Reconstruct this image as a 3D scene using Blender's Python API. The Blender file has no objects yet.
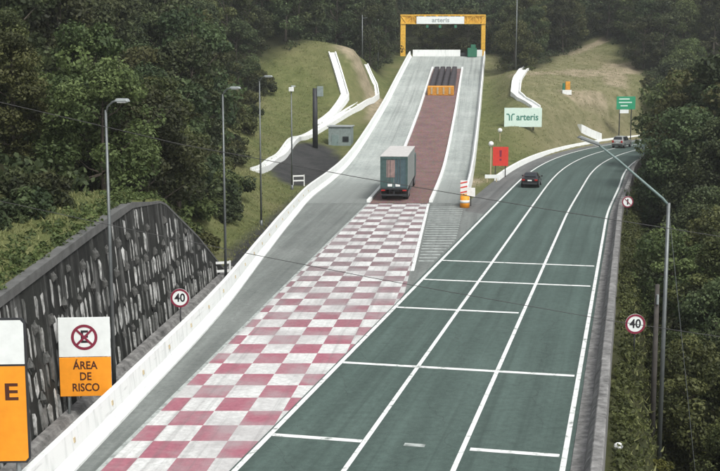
import bpy, math, random
import numpy as np
from mathutils import Vector, Matrix

# ================================================================ camera, sky, sun, exposure
scene = bpy.context.scene
R = math.radians
cam_d = bpy.data.cameras.new('camera'); cam = bpy.data.objects.new('camera', cam_d)
scene.collection.objects.link(cam); scene.camera = cam
cam.location = (0, 0, 12.5); cam.rotation_euler = (R(90-8.315), 0, 0)
cam_d.sensor_width = 36; cam_d.lens = 58.5; cam_d.clip_start = .5; cam_d.clip_end = 3000
SUN_EL, SUN_AZ = 52.0, 148.0            # azimuth clockwise from +Y
world = bpy.data.worlds.new('World'); scene.world = world; world.use_nodes = True
wn = world.node_tree.nodes; wl = world.node_tree.links
sky = wn.new('ShaderNodeTexSky'); sky.sky_type = 'NISHITA'; sky.sun_disc = False
sky.sun_elevation = R(SUN_EL); sky.sun_rotation = R(SUN_AZ); sky.air_density = 1.0; sky.dust_density = 4.0; sky.ozone_density = 1.0
hs = wn.new('ShaderNodeHueSaturation'); hs.inputs['Saturation'].default_value = .22
wl.new(sky.outputs[0], hs.inputs['Color']); wl.new(hs.outputs[0], wn['Background'].inputs[0])
wn['Background'].inputs[1].default_value = .135
sun_d = bpy.data.lights.new('sun', 'SUN'); sun_d.energy = 1.5; sun_d.angle = R(14); sun_d.color = (1, .965, .91)
sun = bpy.data.objects.new('sun', sun_d); scene.collection.objects.link(sun)
_sv = Vector((math.sin(R(SUN_AZ))*math.cos(R(SUN_EL)), math.cos(R(SUN_AZ))*math.cos(R(SUN_EL)), math.sin(R(SUN_EL))))
sun.rotation_euler = _sv.to_track_quat('Z', 'Y').to_euler()
scene.view_settings.view_transform = 'Standard'; scene.view_settings.look = 'None'
scene.view_settings.exposure = .62; scene.view_settings.gamma = 1

# ---------------------------------------------------------------- plan of the place (metres)
def lerp_tab(tab, v):
    return float(np.interp(v, [t[0] for t in tab], [t[1] for t in tab]))
def smooth_tab(tab, step=1.0, win=9):
    ys = np.arange(tab[0][0], tab[-1][0] + step, step)
    xs = np.interp(ys, [t[0] for t in tab], [t[1] for t in tab])
    pad = np.concatenate([xs[0] + (xs[1]-xs[0])*np.arange(-win, 0), xs, xs[-1] + (xs[-1]-xs[-2])*np.arange(1, win+1)])
    k = np.ones(win)/win
    sm = np.convolve(pad, k, 'same')[win:-win]
    return ys, sm
_LB = smooth_tab([(-40,-15.2),(20,-10.1),(34.9,-8.83),(57,-7.0),(73.8,-6.35),(88,-5.75),(111,-4.6),(125,-3.0),(241,10.5),(262,12.9)], 1.0, 15)
_RB = ([-40,109,262],[-7.7,9.6,27.4])
_RZ = smooth_tab([(-40,0),(122,0),(136,.3),(146,1.0),(161,2.6),(185,5.5),(213,9.8),(241,14.0),(262,16.0)], 1.0, 13)
def left_x(y):  return float(np.interp(y, *_LB))          # ramp: inner foot of the left barrier
def right_x(y): return float(np.interp(y, *_RB))          # ramp: inner foot of the right barrier
def ramp_z(y):  return float(np.interp(y, *_RZ))
def bed_x(y):   return .92 + (y-106)*.1095                # left edge of the arrester bed
BED_W = 5.3
def wall_x(y):  return -10.9 + .0795*(y-36)               # face of the anchored wall
WALL_TOP = [(10,4.2),(36,5.4),(46,6.2),(52,6.6),(57.5,6.2),(64,3.5),(70.5,.3),(72,0)]
# highway reference line (t = 0 is the first lane line), s = 0 at y = 34.92
_S0 = 79.0
def _integrate():
    pts = []; x, y, h = -.51, 34.92, math.radians(13.0)
    # backwards
    n = 80
    back = [(-.51 - i*math.sin(h), 34.92 - i*math.cos(h), h, -i) for i in range(n, 0, -1)]
    pts += back
    s = 0.0; ds = .5
    while s < 300:
        pts.append((x, y, h, s))
        d = max(0, s-_S0); k = min(2*5.8e-5*d, .0080)
        if h > math.radians(88): k = 0
        h += k*ds; x += math.sin(h)*ds; y += math.cos(h)*ds; s += ds
    return np.array(pts)
HW = _integrate()
def hw(s, t):
    x = np.interp(s, HW[:,3], HW[:,0]); y = np.interp(s, HW[:,3], HW[:,1]); h = np.interp(s, HW[:,3], HW[:,2])
    return float(x + t*math.cos(h)), float(y - t*math.sin(h))
def hw_head(s): return float(np.interp(s, HW[:,3], HW[:,2]))
LANE = 3.31
def hw_st(X, Y):
    """nearest s,t of the highway for arrays X,Y"""
    sh = X.shape; X = X.ravel(); Y = Y.ravel(); S = np.zeros(len(X)); T = np.zeros(len(X))
    sub = HW[::2]
    for a in range(0, len(X), 4000):
        dx = X[a:a+4000,None]-sub[None,:,0]; dy = Y[a:a+4000,None]-sub[None,:,1]
        i = np.argmin(dx*dx+dy*dy, 1); r = np.arange(len(i)); h = sub[i,2]
        S[a:a+4000] = sub[i,3] + dx[r,i]*np.sin(h)+dy[r,i]*np.cos(h); T[a:a+4000] = dx[r,i]*np.cos(h)-dy[r,i]*np.sin(h)
    return S.reshape(sh), T.reshape(sh)
# terrain control points x, y, z
CP = [(-60,-30,16),(-30,-30,8),(0,-30,0),(30,-30,-6),(80,-30,-9),
 (-60,30,22),(-30,30,13),(-14,30,6),(14,40,-6.0),(15,52,-5.8),(20,25,-6),(40,25,-8),(100,25,-8),
 (-60,60,24),(-30,60,13),(-13,55,6.5),(-11,64,3.4),(-9,72,.2),(24,62,-6),(45,60,-8),(120,60,-6),
 (-60,100,24),(-30,100,12),(-18,95,5.0),(-11,95,1.6),(-8,88,.3),(-7,112,.2),(-12,120,1.6),(34,100,-4),(55,100,-5),(120,100,0),
 (-60,140,26),(-30,140,13),(-16,140,4.5),(-8,138,.6),(-4,150,1.4),(42,135,-2),(60,140,-1),(120,140,8),
 (-12,165,4.2),(-5,172,5.0),(-1,180,6.5),(-12,183,9),(-3,186,11.5),(-1.5,196,15.5),(5,196,10.5),(7,215,11),
 (-30,190,18),(-60,190,30),(9,240,13.5),(-10,225,15.5),(-30,240,22),
 (16,122,.2),(21,152,.5),(24,165,2.8),(27,180,6.6),(27,196,10),(29,205,11),(30,225,12.5),(30,245,14),
 (34,180,4.2),(38,195,7.6),(36,215,11.2),(41,240,14.5),(48,215,10),(54,255,18.2),(60,200,5),(62,225,11),(80,190,6),(80,230,18),(120,190,18),(120,240,32),
 (10,270,20),(40,285,24),(70,280,30),(-30,280,32),(-60,260,40),(110,290,48),
 (0,340,48),(50,340,48),(100,350,62),(-70,340,64),(160,300,60),(160,100,6),(-100,100,44),(-100,250,62),(-100,0,34)]
def _tps(cp):
    P = np.array(cp, float); n = len(P); A = np.zeros((n+3,n+3))
    d2 = ((P[:,None,:2]-P[None,:,:2])**2).sum(2)
    A[:n,:n] = .5*d2*np.log(d2+1e-9); A[:n,:n] += np.eye(n)*20
    A[:n,n] = 1; A[:n,n+1:] = P[:,:2]; A[n,:n] = 1; A[n+1:,:n] = P[:,:2].T
    return P, np.linalg.solve(A, np.concatenate([P[:,2], np.zeros(3)]))
_P, _W = _tps(CP)
def sstep(a, b, v):
    t = np.clip((v-a)/(b-a), 0, 1); return t*t*(3-2*t)
def terrain(X, Y):
    X = np.asarray(X, float); Y = np.asarray(Y, float)
    Z = np.full(X.shape, _W[-3]) + _W[-2]*X + _W[-1]*Y
    for p, w in zip(_P, _W):
        d2 = (X-p[0])**2+(Y-p[1])**2; Z = Z + w*.5*d2*np.log(d2+1e-9)
    Z = Z + .25*np.sin(X*.31+Y*.17)*np.sin(Y*.23-X*.11+1.3)
    lx = np.interp(Y, *_LB); rx = np.interp(Y, *_RB); rz = np.interp(Y, *_RZ)
    # bank beside the wall
    wx = -10.9 + .0795*(Y-36); wt = np.interp(Y, [p[0] for p in WALL_TOP], [p[1] for p in WALL_TOP])
    # ramp corridor
    out = np.maximum(np.maximum(lx-.55-X, X-rx-.55), 0)
    w = sstep(.9, 6.0, out); far = sstep(250, 258, Y)
    Zr = rz-.10 + (Z-rz+.10)*w
    Z = np.where(Y < 72, Z, Zr*(1-far)+Z*far)
    S, T = hw_st(X, Y)
    left_w = sstep(4.6, 11., -T); right_w = sstep(8.1, 11.0, T)
    k = np.where(T < 0, left_w, right_w)
    near = Y < 100
    Zh = -.10 + (Z+.10)*k
    inramp = (out <= .9) & (Y > 100)
    Z = np.where(inramp, Z, Zh)
    # foreground: flat apron between barrier and highway, cliff at the wall
    flat = (X > wx-.45) & (T < 8.1) & (Y < 100)
    Z = np.where(flat & (X < lx+40) & (Y < 72), -.10, Z)
    flat2 = (Y >= 72) & (Y < 104) & (X > lx-.9) & (T < 8.1)
    Z = np.where(flat2, -.10, Z)
    bank = (X <= wx-.45) & (Y < 72)
    d = wx-.45-X
    Zb = wt-.25 + np.minimum(d, 5)*.10 + np.maximum(d-5, 0)*.42
    t = sstep(66, 72, Y)
    Z = np.where(bank, np.where(d < 14, Zb*(1-t)+np.maximum(Z,0)*t, np.maximum(Zb, Z)*(1-t)+Z*t), Z)
    return Z

# ================================================================ helpers
C = scene.collection
rng = random.Random(7)
def link(o, parent=None):
    C.objects.link(o)
    if parent is not None: o.parent = parent
    return o
def tag(o, label=None, cat=None, group=None, kind=None):
    if label: o['label'] = label
    if cat: o['category'] = cat
    if group: o['group'] = group
    if kind: o['kind'] = kind
    return o
def thing(name, loc, rz, label, cat, group=None):
    o = bpy.data.objects.new(name, None); o.empty_display_size = .3
    o.location = loc; o.rotation_euler = (0, 0, rz); link(o)
    return tag(o, label, cat, group)
class MB:
    def __init__(s): s.v = []; s.f = []; s.uv = None
    def add(s, vs, fs):
        n = len(s.v); s.v += [tuple(v) for v in vs]; s.f += [tuple(i+n for i in f) for f in fs]; return s
    def box(s, c, d, rz=0.0, taper=1.0):
        x, y, z = (k/2 for k in d); vs = []
        for k, q in ((-1, 1.0), (1, taper)):
            for a, b in ((-1,-1),(1,-1),(1,1),(-1,1)):
                px, py = a*x*q, b*y*q
                vs.append((c[0]+px*math.cos(rz)-py*math.sin(rz), c[1]+px*math.sin(rz)+py*math.cos(rz), c[2]+k*z))
        return s.add(vs, [(3,2,1,0),(4,5,6,7),(0,1,5,4),(1,2,6,5),(2,3,7,6),(3,0,4,7)])
    def cyl(s, p0, p1, r0, r1=None, n=10):
        r1 = r0 if r1 is None else r1
        p0 = Vector(p0); p1 = Vector(p1); d = (p1-p0).normalized()
        a = d.orthogonal().normalized(); b = d.cross(a); vs = []
        for p, r in ((p0, r0), (p1, r1)):
            for i in range(n):
                t = 2*math.pi*i/n; vs.append(p + a*(r*math.cos(t)) + b*(r*math.sin(t)))
        return s.add(vs, [(i, (i+1)%n, n+(i+1)%n, n+i) for i in range(n)] + [tuple(range(n-1,-1,-1)), tuple(range(n,2*n))])
    def tube(s, pts, rad, n=8):
        pts = [Vector(p) for p in pts]; vs = []; rr = rad if hasattr(rad, '__len__') else [rad]*len(pts)
        for i, p in enumerate(pts):
            d = (pts[min(i+1, len(pts)-1)]-pts[max(i-1, 0)]).normalized()
            a = d.cross(Vector((0,0,1))); a = a.normalized() if a.length > 1e-3 else Vector((1,0,0)); b = d.cross(a)
            for k in range(n):
                t = 2*math.pi*k/n; vs.append(p + a*(rr[i]*math.cos(t)) + b*(rr[i]*math.sin(t)))
        fs = [(i*n+k, i*n+(k+1)%n, (i+1)*n+(k+1)%n, (i+1)*n+k) for i in range(len(pts)-1) for k in range(n)]
        m = len(pts)*n
        return s.add(vs, fs + [tuple(range(n-1,-1,-1)), tuple(range(m-n, m))])
    def sweep(s, path, prof, closed=True):
        """path of (x,y,z); prof of (lateral to the right of travel, up)"""
        P = [Vector(p) for p in path]; vs = []; n = len(prof)
        for i, p in enumerate(P):
            d = P[min(i+1, len(P)-1)]-P[max(i-1, 0)]; d.z = 0; d.normalize(); r = Vector((d.y, -d.x, 0))
            for a, u in prof: vs.append(p + r*a + Vector((0,0,u)))
        m = n if closed else n-1
        fs = [(i*n+k, (i+1)*n+k, (i+1)*n+(k+1)%n, i*n+(k+1)%n) for i in range(len(P)-1) for k in range(m)]
        if closed: fs += [tuple(range(n)), tuple(range(len(P)*n-1, len(P)*n-n-1, -1))]
        return s.add(vs, fs)
    def prism(s, poly, y0, y1):
        """poly in x,z extruded along y"""
        n = len(poly)
        return s.add([(x, y0, z) for x, z in poly]+[(x, y1, z) for x, z in poly],
                     [tuple(range(n)), tuple(range(2*n-1, n-1, -1))]+[(i, i+n, (i+1)%n+n, (i+1)%n) for i in range(n)])
    def disc(s, c, r, y, n=28, r_in=0.0):
        """flat disc or ring facing -y"""
        vs = [(c[0]+r*math.cos(2*math.pi*i/n), y, c[1]+r*math.sin(2*math.pi*i/n)) for i in range(n)]
        if r_in <= 0: return s.add(vs, [tuple(range(n))])
        vs += [(c[0]+r_in*math.cos(2*math.pi*i/n), y, c[1]+r_in*math.sin(2*math.pi*i/n)) for i in range(n)]
        return s.add(vs, [(i, (i+1)%n, n+(i+1)%n, n+i) for i in range(n)])
    def mesh(s, name, mat=None, smooth=False):
        m = bpy.data.meshes.new(name); m.from_pydata(s.v, [], s.f); m.update()
        if s.uv is not None:
            l = m.uv_layers.new(name='UVMap'); vi = np.zeros(len(m.loops), np.int32); m.loops.foreach_get('vertex_index', vi)
            l.data.foreach_set('uv', np.array(s.uv, np.float32)[vi].ravel())
        if mat: m.materials.append(mat)
        if smooth: m.polygons.foreach_set('use_smooth', [True]*len(m.polygons))
        return m
    def build(s, name, mat, parent=None, smooth=False, loc=None, rot=None, bevel=0.0):
        o = bpy.data.objects.new(name, s.mesh(name, mat, smooth))
        if loc: o.location = loc
        if rot: o.rotation_euler = rot
        if bevel:
            b = o.modifiers.new('bevel', 'BEVEL'); b.width = bevel; b.segments = 2; b.limit_method = 'ANGLE'
        return link(o, parent)
def copy_tree(o, parent=None):
    c = o.copy(); C.objects.link(c)
    if parent is not None: c.parent = parent
    for ch in list(o.children): copy_tree(ch, c)
    return c
def text_mb(body, size, cx, cz, y, width=None, align='CENTER'):
    cu = bpy.data.curves.new('t', 'FONT'); cu.body = body; cu.size = size; cu.align_x = align; cu.align_y = 'CENTER'; cu.resolution_u = 3; cu.offset = size*.022
    ob = bpy.data.objects.new('t', cu); C.objects.link(ob)
    me = bpy.data.meshes.new_from_object(ob); vs = [v.co.copy() for v in me.vertices]; fs = [tuple(p.vertices) for p in me.polygons]
    bpy.data.objects.remove(ob); bpy.data.curves.remove(cu); bpy.data.meshes.remove(me)
    k = 1.0
    if width and vs:
        w = max(v.x for v in vs)-min(v.x for v in vs); k = width/w
    return MB().add([(cx+v.x*k, y, cz+v.y) for v in vs], fs)

# ---------------------------------------------------------------- materials
MATS = {}
class NT:
    def __init__(s, name):
        s.m = bpy.data.materials.new(name); s.m.use_nodes = True; s.t = s.m.node_tree; s.b = s.t.nodes['Principled BSDF']; MATS[name] = s.m
    def n(s, typ, **kw):
        x = s.t.nodes.new('ShaderNode'+typ)
        for k, v in kw.items():
            if k.startswith('i_'):
                key = k[2:]; key = int(key) if key.isdigit() else key.replace('_', ' ')
                x.inputs[key].default_value = v
            else: setattr(x, k, v)
        return x
    def l(s, a, b): s.t.links.new(a, b)
    def coords(s, kind='Object', scale=(1,1,1)):
        tc = s.n('TexCoord'); mp = s.n('Mapping'); mp.inputs['Scale'].default_value = scale
        s.l(tc.outputs[kind], mp.inputs[0]); return mp.outputs[0]
    def noise(s, vec, scale, detail=4, rough=.6):
        x = s.n('TexNoise', i_Scale=scale, i_Detail=detail, i_Roughness=rough); s.l(vec, x.inputs['Vector']); return x.outputs[0]
    def ramp(s, fac, stops):
        x = s.n('ValToRGB'); e = x.color_ramp.elements
        while len(e) < len(stops): e.new(.5)
        for q, (p, c) in zip(e, stops): q.position = p; q.color = (*c, 1) if hasattr(c, '__len__') else (c, c, c, 1)
        s.l(fac, x.inputs[0]); return x.outputs[0]
    def mix(s, fac, a, b, mode='MIX'):
        x = s.n('MixRGB', blend_type=mode)
        for v, i in ((fac, 0), (a, 1), (b, 2)):
            if isinstance(v, (int, float)): x.inputs[i].default_value = v if i == 0 else (v, v, v, 1)
            elif isinstance(v, tuple): x.inputs[i].default_value = (*v[:3], 1)
            else: s.l(v, x.inputs[i])
        return x.outputs[0]
    def math(s, op, a, b=0.0, c=None):
        x = s.n('Math', operation=op)
        for i, v in enumerate((a, b, c)):
            if v is None: continue
            if isinstance(v, (int, float)): x.inputs[i].default_value = v
            else: s.l(v, x.inputs[i])
        return x.outputs[0]
    def out(s, col, rough=.8, bump=None, strength=.3, dist=.02, spec=.3, metal=0.0):
        if isinstance(col, tuple): s.b.inputs['Base Color'].default_value = (*col, 1)
        else: s.l(col, s.b.inputs['Base Color'])
        if isinstance(rough, (int, float)): s.b.inputs['Roughness'].default_value = rough
        else: s.l(rough, s.b.inputs['Roughness'])
        s.b.inputs['Specular IOR Level'].default_value = spec; s.b.inputs['Metallic'].default_value = metal
        if bump is not None:
            x = s.n('Bump', i_Strength=strength, i_Distance=dist); s.l(bump, x.inputs['Height']); s.l(x.outputs[0], s.b.inputs['Normal'])
        return s.m
def plain(name, col, rough=.6, metal=0.0, var=.18, scale=3.0, spec=.35, kind='Object'):
    t = NT(name); v = t.coords(kind); n = t.noise(v, scale, 5)
    d = tuple(c*(1-var) for c in col); u = tuple(min(1, c*(1+var*.6)) for c in col)
    return t.out(t.ramp(n, [(.3, d), (.7, u)]), rough, n, .15, .01, spec, metal)
def asphalt(name, a, b, patch=.35, tracks=False):
    t = NT(name); uv = t.coords('UV'); ob = t.coords('Object')
    big = t.noise(ob, .12, 4); fine = t.noise(ob, 18, 3, .7); mid = t.noise(ob, 1.1, 5)
    st = t.n('Mapping'); st.inputs['Scale'].default_value = (1.1, .035, 1); t.l(uv, st.inputs[0]); streak = t.noise(st.outputs[0], 1.6, 4)
    col = t.ramp(big, [(.3, a), (.7, b)])
    col = t.mix(patch, col, t.ramp(streak, [(.3, .28), (.7, .75)]), 'OVERLAY')
    if tracks:
        sx = t.n('SeparateXYZ'); t.l(uv, sx.inputs[0])
        w = t.math('COSINE', t.math('MULTIPLY', sx.outputs[0], 4*math.pi/LANE))     # two wheel tracks in each lane
        w = t.math('MULTIPLY_ADD', w, .5, .5)
        w = t.math('MULTIPLY', w, t.ramp(mid, [(.35, .3), (.7, 1.)]))
        col = t.mix(t.math('MULTIPLY', w, .5), col, tuple(c*.55 for c in a))
    col = t.mix(.22, col, t.ramp(fine, [(.3, .2), (.75, .8)]), 'OVERLAY')
    col = t.mix(t.ramp(mid, [(.58, 0.), (.78, .45)]), col, tuple(c*1.35 for c in b))
    sp = t.noise(ob, .55, 6, .75); col = t.mix(t.ramp(sp, [(.62, 0.), (.72, .55)]), col, tuple(c*.42 for c in a))
    mot = t.noise(ob, 3.2, 6, .78); col = t.mix(.38, col, t.ramp(mot, [(.32, .22), (.68, .78)]), 'OVERLAY')
    dr = t.n('Mapping'); dr.inputs['Scale'].default_value = (1.9, .016, 1); t.l(uv, dr.inputs[0]); oil = t.noise(dr.outputs[0], 1.2, 3); col = t.mix(t.ramp(oil, [(.54, 0.), (.70, .42)]), col, tuple(c*.5 for c in a))
    cr = t.n('TexVoronoi', feature='DISTANCE_TO_EDGE', i_Scale=.22); ofs = t.n('VectorMath', operation='ADD'); t.l(ob, ofs.inputs[0])
    nz = t.n('TexNoise', i_Scale=.9, i_Detail=4); t.l(ob, nz.inputs['Vector']); t.l(nz.outputs[1], ofs.inputs[1]); t.l(ofs.outputs[0], cr.inputs['Vector'])
    crack = t.math('LESS_THAN', cr.outputs[0], .003)
    col = t.mix(t.math('MULTIPLY', crack, .28), col, .02)
    if name == 'ramp_concrete':                 # tyre grime carried up from the dark apron
        sy = t.n('SeparateXYZ'); t.l(ob, sy.inputs[0]); mr = t.n('MapRange', i_1=104.0, i_2=136.0, i_3=1.15, i_4=0.0); t.l(sy.outputs[1], mr.inputs[0])
        col = t.mix(t.math('MULTIPLY', mr.outputs[0], t.ramp(streak, [(.25, .45), (.7, 1.)])), col, (.165,.18,.172))
    return t.out(col, .85, fine, .35, .01, .25)
def make_mats():
    asphalt('highway_asphalt', (.061,.092,.081), (.079,.115,.102), .35, True)
    asphalt('apron_asphalt', (.125,.140,.132), (.178,.194,.184), .4)
    asphalt('ramp_concrete', (.25,.28,.265), (.38,.41,.39), .35)
    asphalt('shoulder_asphalt', (.095,.10,.098), (.15,.155,.15), .4)
    # worn road paint
    def paint(name, col, under, lo=.30, hi=.44):
        t = NT(name); ob = t.coords('Object'); n = t.noise(ob, 2.2, 8, .72); f = t.noise(ob, 30, 3)
        wear = t.ramp(n, [(lo, 0.), (hi, 1.)]); wear = t.mix(.25, wear, f, 'MULTIPLY')
        return t.out(t.mix(wear, under, col), .7, f, .2, .004)
    paint('road_paint', (.78,.80,.78), (.15,.18,.165), .33, .47)
    paint('faded_paint', (.42,.46,.44), (.16,.18,.17), .36, .56)
    # chequer paint: columns run along the ramp, rows across it
    t = NT('chequer_paint'); uv = t.coords('UV'); ob = t.coords('Object')
    ck = t.n('TexChecker', i_Scale=1.0); t.l(uv, ck.inputs['Vector'])
    n1 = t.noise(ob, .35, 5); n2 = t.noise(ob, 4.5, 6, .7); n3 = t.noise(ob, 26, 3)
    red = t.ramp(n2, [(.3, (.26,.085,.118)), (.7, (.37,.150,.185))])
    sx = t.n('SeparateXYZ'); t.l(ob, sx.inputs[0])
    age = t.n('MapRange', i_1=50.0, i_2=72.0); t.l(sx.outputs[1], age.inputs[0])       # the far half is the older, driven-over paint
    red = t.mix(t.math('MULTIPLY', age.outputs[0], .85), red, t.ramp(n2, [(.3, (.125,.100,.103)), (.7, (.23,.185,.188))]))
    whi = t.ramp(n2, [(.28, (.40,.41,.40)), (.62, (.65,.665,.65))])
    col = t.mix(ck.outputs['Fac'], red, whi)
    col = t.mix(t.ramp(n1, [(.43, 0.), (.64, .66)]), col, (.33,.315,.315))
    st = t.n('Mapping'); st.inputs['Scale'].default_value = (2.6, .05, 1); t.l(uv, st.inputs[0]); tr = t.noise(st.outputs[0], 1.5, 4)
    col = t.mix(t.ramp(tr, [(.50, 0.), (.72, .5)]), col, (.14,.135,.135))
    col = t.mix(.2, col, n3, 'OVERLAY'); t.out(col, .8, n3, .2, .006)
    # arrester bed
    t = NT('arrester_bed_gravel'); ob = t.coords('Object'); v = t.n('TexVoronoi', i_Scale=7.0); t.l(ob, v.inputs['Vector']); n = t.noise(ob, .5, 5)
    col = t.mix(.35, t.ramp(n, [(.3, (.135,.088,.084)), (.7, (.20,.128,.120))]), v.outputs['Color'], 'SOFT_LIGHT')
    t.out(col, .95, v.outputs['Distance'], .6, .05, .15)
    # white painted concrete with drip stains
    t = NT('white_barrier_paint'); ob = t.coords('Object', (2.0, 2.0, .25)); n = t.noise(ob, 1.5, 5); f = t.noise(t.coords('Object'), 9, 4)
    col = t.ramp(n, [(.25, (.56,.59,.57)), (.48, (.76,.785,.765))]); col = t.mix(t.ramp(f, [(.66, 0.), (.85, .3)]), col, (.45,.46,.43))
    sc = t.noise(t.coords('Object', (5, .22, 7)), 1.3, 5, .7); col = t.mix(t.ramp(sc, [(.60, 0.), (.72, .5)]), col, (.20,.205,.20))
    t.out(col, .6, f, .12, .01)
    t = NT('weathered_concrete'); ob = t.coords('Object', (1.6, 1.6, .3)); n = t.noise(ob, 1.4, 6, .7); f = t.noise(t.coords('Object'), 6, 5)
    col = t.ramp(n, [(.3, (.07,.07,.068)), (.5, (.17,.17,.165)), (.72, (.30,.30,.29))]); col = t.mix(.4, col, f, 'OVERLAY')
    t.out(col, .9, f, .4, .02, .2)
    # anchored wall: light runs between dark stained runs
    t = NT('stained_wall_concrete'); ob = t.coords('Object', (1.9, 1.0, .16)); n = t.noise(ob, 1.25, 5, .62)
    ob2 = t.coords('Object', (.8, 1, .55)); m = t.noise(ob2, 1.0, 5, .6); f = t.noise(t.coords('Object'), 7, 5)
    col = t.ramp(n, [(.40, (.011,.012,.011)), (.55, (.026,.027,.025)), (.63, (.085,.087,.083)), (.74, (.22,.225,.212))])
    col = t.mix(t.ramp(m, [(.48, 0.), (.62, .8)]), col, (.022,.024,.021)); col = t.mix(.45, col, f, 'OVERLAY')
    t.out(col, .92, f, .5, .04, .2)
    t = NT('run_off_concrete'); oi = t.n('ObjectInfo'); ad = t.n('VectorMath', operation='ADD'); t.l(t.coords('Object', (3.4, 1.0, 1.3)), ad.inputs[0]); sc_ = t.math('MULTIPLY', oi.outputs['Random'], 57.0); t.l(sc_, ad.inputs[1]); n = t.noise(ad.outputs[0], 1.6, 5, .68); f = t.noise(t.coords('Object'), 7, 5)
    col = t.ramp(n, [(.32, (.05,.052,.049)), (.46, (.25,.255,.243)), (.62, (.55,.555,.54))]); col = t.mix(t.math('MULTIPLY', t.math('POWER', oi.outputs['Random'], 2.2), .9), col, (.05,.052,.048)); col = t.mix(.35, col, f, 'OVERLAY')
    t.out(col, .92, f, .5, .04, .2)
    t = NT('anchor_concrete'); ob = t.coords('Object'); f = t.noise(ob, 5, 5); oi = t.n('ObjectInfo'); col = t.ramp(f, [(.3, (.030,.031,.029)), (.7, (.13,.132,.125))])
    t.out(col, .92, f, .4, .03, .2)
    # ground cover, chosen by the painted mask
    t = NT('terrain_cover'); ob = t.coords('Object'); a = t.n('VertexColor', layer_name='cover'); sep = t.n('SeparateColor'); t.l(a.outputs[0], sep.inputs[0])
    big = t.noise(ob, .09, 5); mid = t.noise(ob, .6, 6, .7); fine = t.noise(ob, 6, 4, .75)
    g = t.ramp(mid, [(.25, (.058,.072,.024)), (.5, (.105,.120,.046)), (.75, (.165,.168,.076))])
    g = t.mix(t.ramp(big, [(.45, 0.), (.66, .65)]), g, (.165,.155,.078))
    g = t.mix(.5, g, fine, 'OVERLAY')
    earth = t.ramp(mid, [(.3, (.21,.175,.12)), (.7, (.34,.29,.205))])
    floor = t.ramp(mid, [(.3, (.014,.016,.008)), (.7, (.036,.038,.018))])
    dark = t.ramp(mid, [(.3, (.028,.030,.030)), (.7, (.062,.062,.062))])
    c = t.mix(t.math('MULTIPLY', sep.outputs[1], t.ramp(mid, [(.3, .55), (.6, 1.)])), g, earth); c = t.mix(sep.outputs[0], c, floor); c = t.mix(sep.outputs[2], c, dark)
    t.out(c, .95, fine, .8, .12, .1)
    # foliage
    def leaf(name, dark, light):
        t = NT(name); a = t.n('VertexColor', layer_name='tone'); oi = t.n('ObjectInfo'); sep = t.n('SeparateColor'); t.l(a.outputs[0], sep.inputs[0])
        c = t.mix(sep.outputs[0], dark, light)
        h = t.n('HueSaturation'); t.l(c, h.inputs['Color'])
        t.l(t.math('MULTIPLY_ADD', oi.outputs['Random'], .07, .455), h.inputs['Hue']); t.l(t.math('MULTIPLY_ADD', oi.outputs['Random'], .75, .62), h.inputs['Value'])
        tr = t.n('BsdfTranslucent'); t.l(h.outputs[0], tr.inputs[0]); t.out(h.outputs[0], .62, spec=.25)
        ms = t.n('MixShader', i_0=.28); t.l(t.b.outputs[0], ms.inputs[1]); t.l(tr.outputs[0], ms.inputs[2]); t.l(ms.outputs[0], t.t.nodes['Material Output'].inputs[0])
    leaf('dark_leaves', (.021,.033,.014), (.080,.104,.042)); leaf('olive_leaves', (.032,.045,.015), (.115,.138,.048)); leaf('bright_leaves', (.050,.070,.014), (.15,.185,.040))
    leaf('weed_leaves', (.030,.042,.014), (.10,.125,.04)); leaf('grass_blades', (.10,.12,.042), (.22,.225,.095))
    t = NT('bark'); ob = t.coords('Object', (6,6,1.2)); n = t.noise(ob, 2, 6, .7); t.out(t.ramp(n, [(.3, (.028,.024,.019)), (.7, (.115,.10,.082))]), .95, n, .7, .03, .1)
    plain('cushion_orange', (.60,.27,.035), .6, 0, .3); plain('cap_concrete', (.105,.107,.103), .9, 0, .35, 2.0); plain('galvanised_steel', (.15,.165,.165), .5, .55); plain('dark_steel', (.035,.037,.04), .6, .2); plain('grey_paint', (.28,.31,.31), .6); plain('teal_paint', (.17,.23,.22), .6)
    plain('sign_white', (.72,.76,.74), .55, 0, .08); plain('sign_orange', (.82,.30,.018), .55, 0, .10); plain('sign_red', (.58,.045,.03), .55, 0, .12); plain('sign_green', (.02,.26,.13), .55, 0, .12)
    plain('ring_red', (.20,.02,.045), .55, 0, .1); plain('black_print', (.018,.016,.02), .6, 0, .1); plain('brown_print', (.07,.022,.012), .6, 0, .1); plain('pale_green_board', (.60,.74,.66), .55, 0, .08); plain('green_print', (.05,.20,.15), .6, 0, .1)
    plain('gantry_orange', (.72,.42,.05), .55, .05, .25); plain('wood_pole', (.06,.055,.05), .9, 0, .35); plain('cable_black', (.05,.05,.05), .7)
    plain('truck_teal', (.055,.098,.094), .45, .1, .3); plain('truck_grey', (.25,.275,.265), .55, .05, .25); plain('truck_roof', (.52,.51,.49), .6, 0, .2); plain('truck_blue', (.060,.098,.112), .45, .1, .3); plain('door_print', (.26,.18,.165), .6, 0, .35)
    plain('car_black', (.012,.012,.014), .22, .2, .1, spec=.5); plain('car_silver', (.36,.38,.37), .32, .45, .1, spec=.5); plain('glass_dark', (.018,.022,.025), .06, 0, .05, spec=.6)
    plain('rubber', (.017,.017,.018), .85); plain('lamp_red', (.35,.015,.012), .3); plain('lamp_lens', (.70,.72,.70), .25); plain('rim_grey', (.30,.31,.32), .4, .6)
    plain('stone_white', (.72,.74,.72), .75, 0, .15); plain('shed_grey', (.20,.245,.235), .7, 0, .25); plain('reflector_amber', (.48,.40,.26), .4); plain('bundle_dark', (.055,.05,.055), .85, 0, .3); plain('net_green', (.03,.15,.09), .8)
make_mats()
M = MATS

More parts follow.
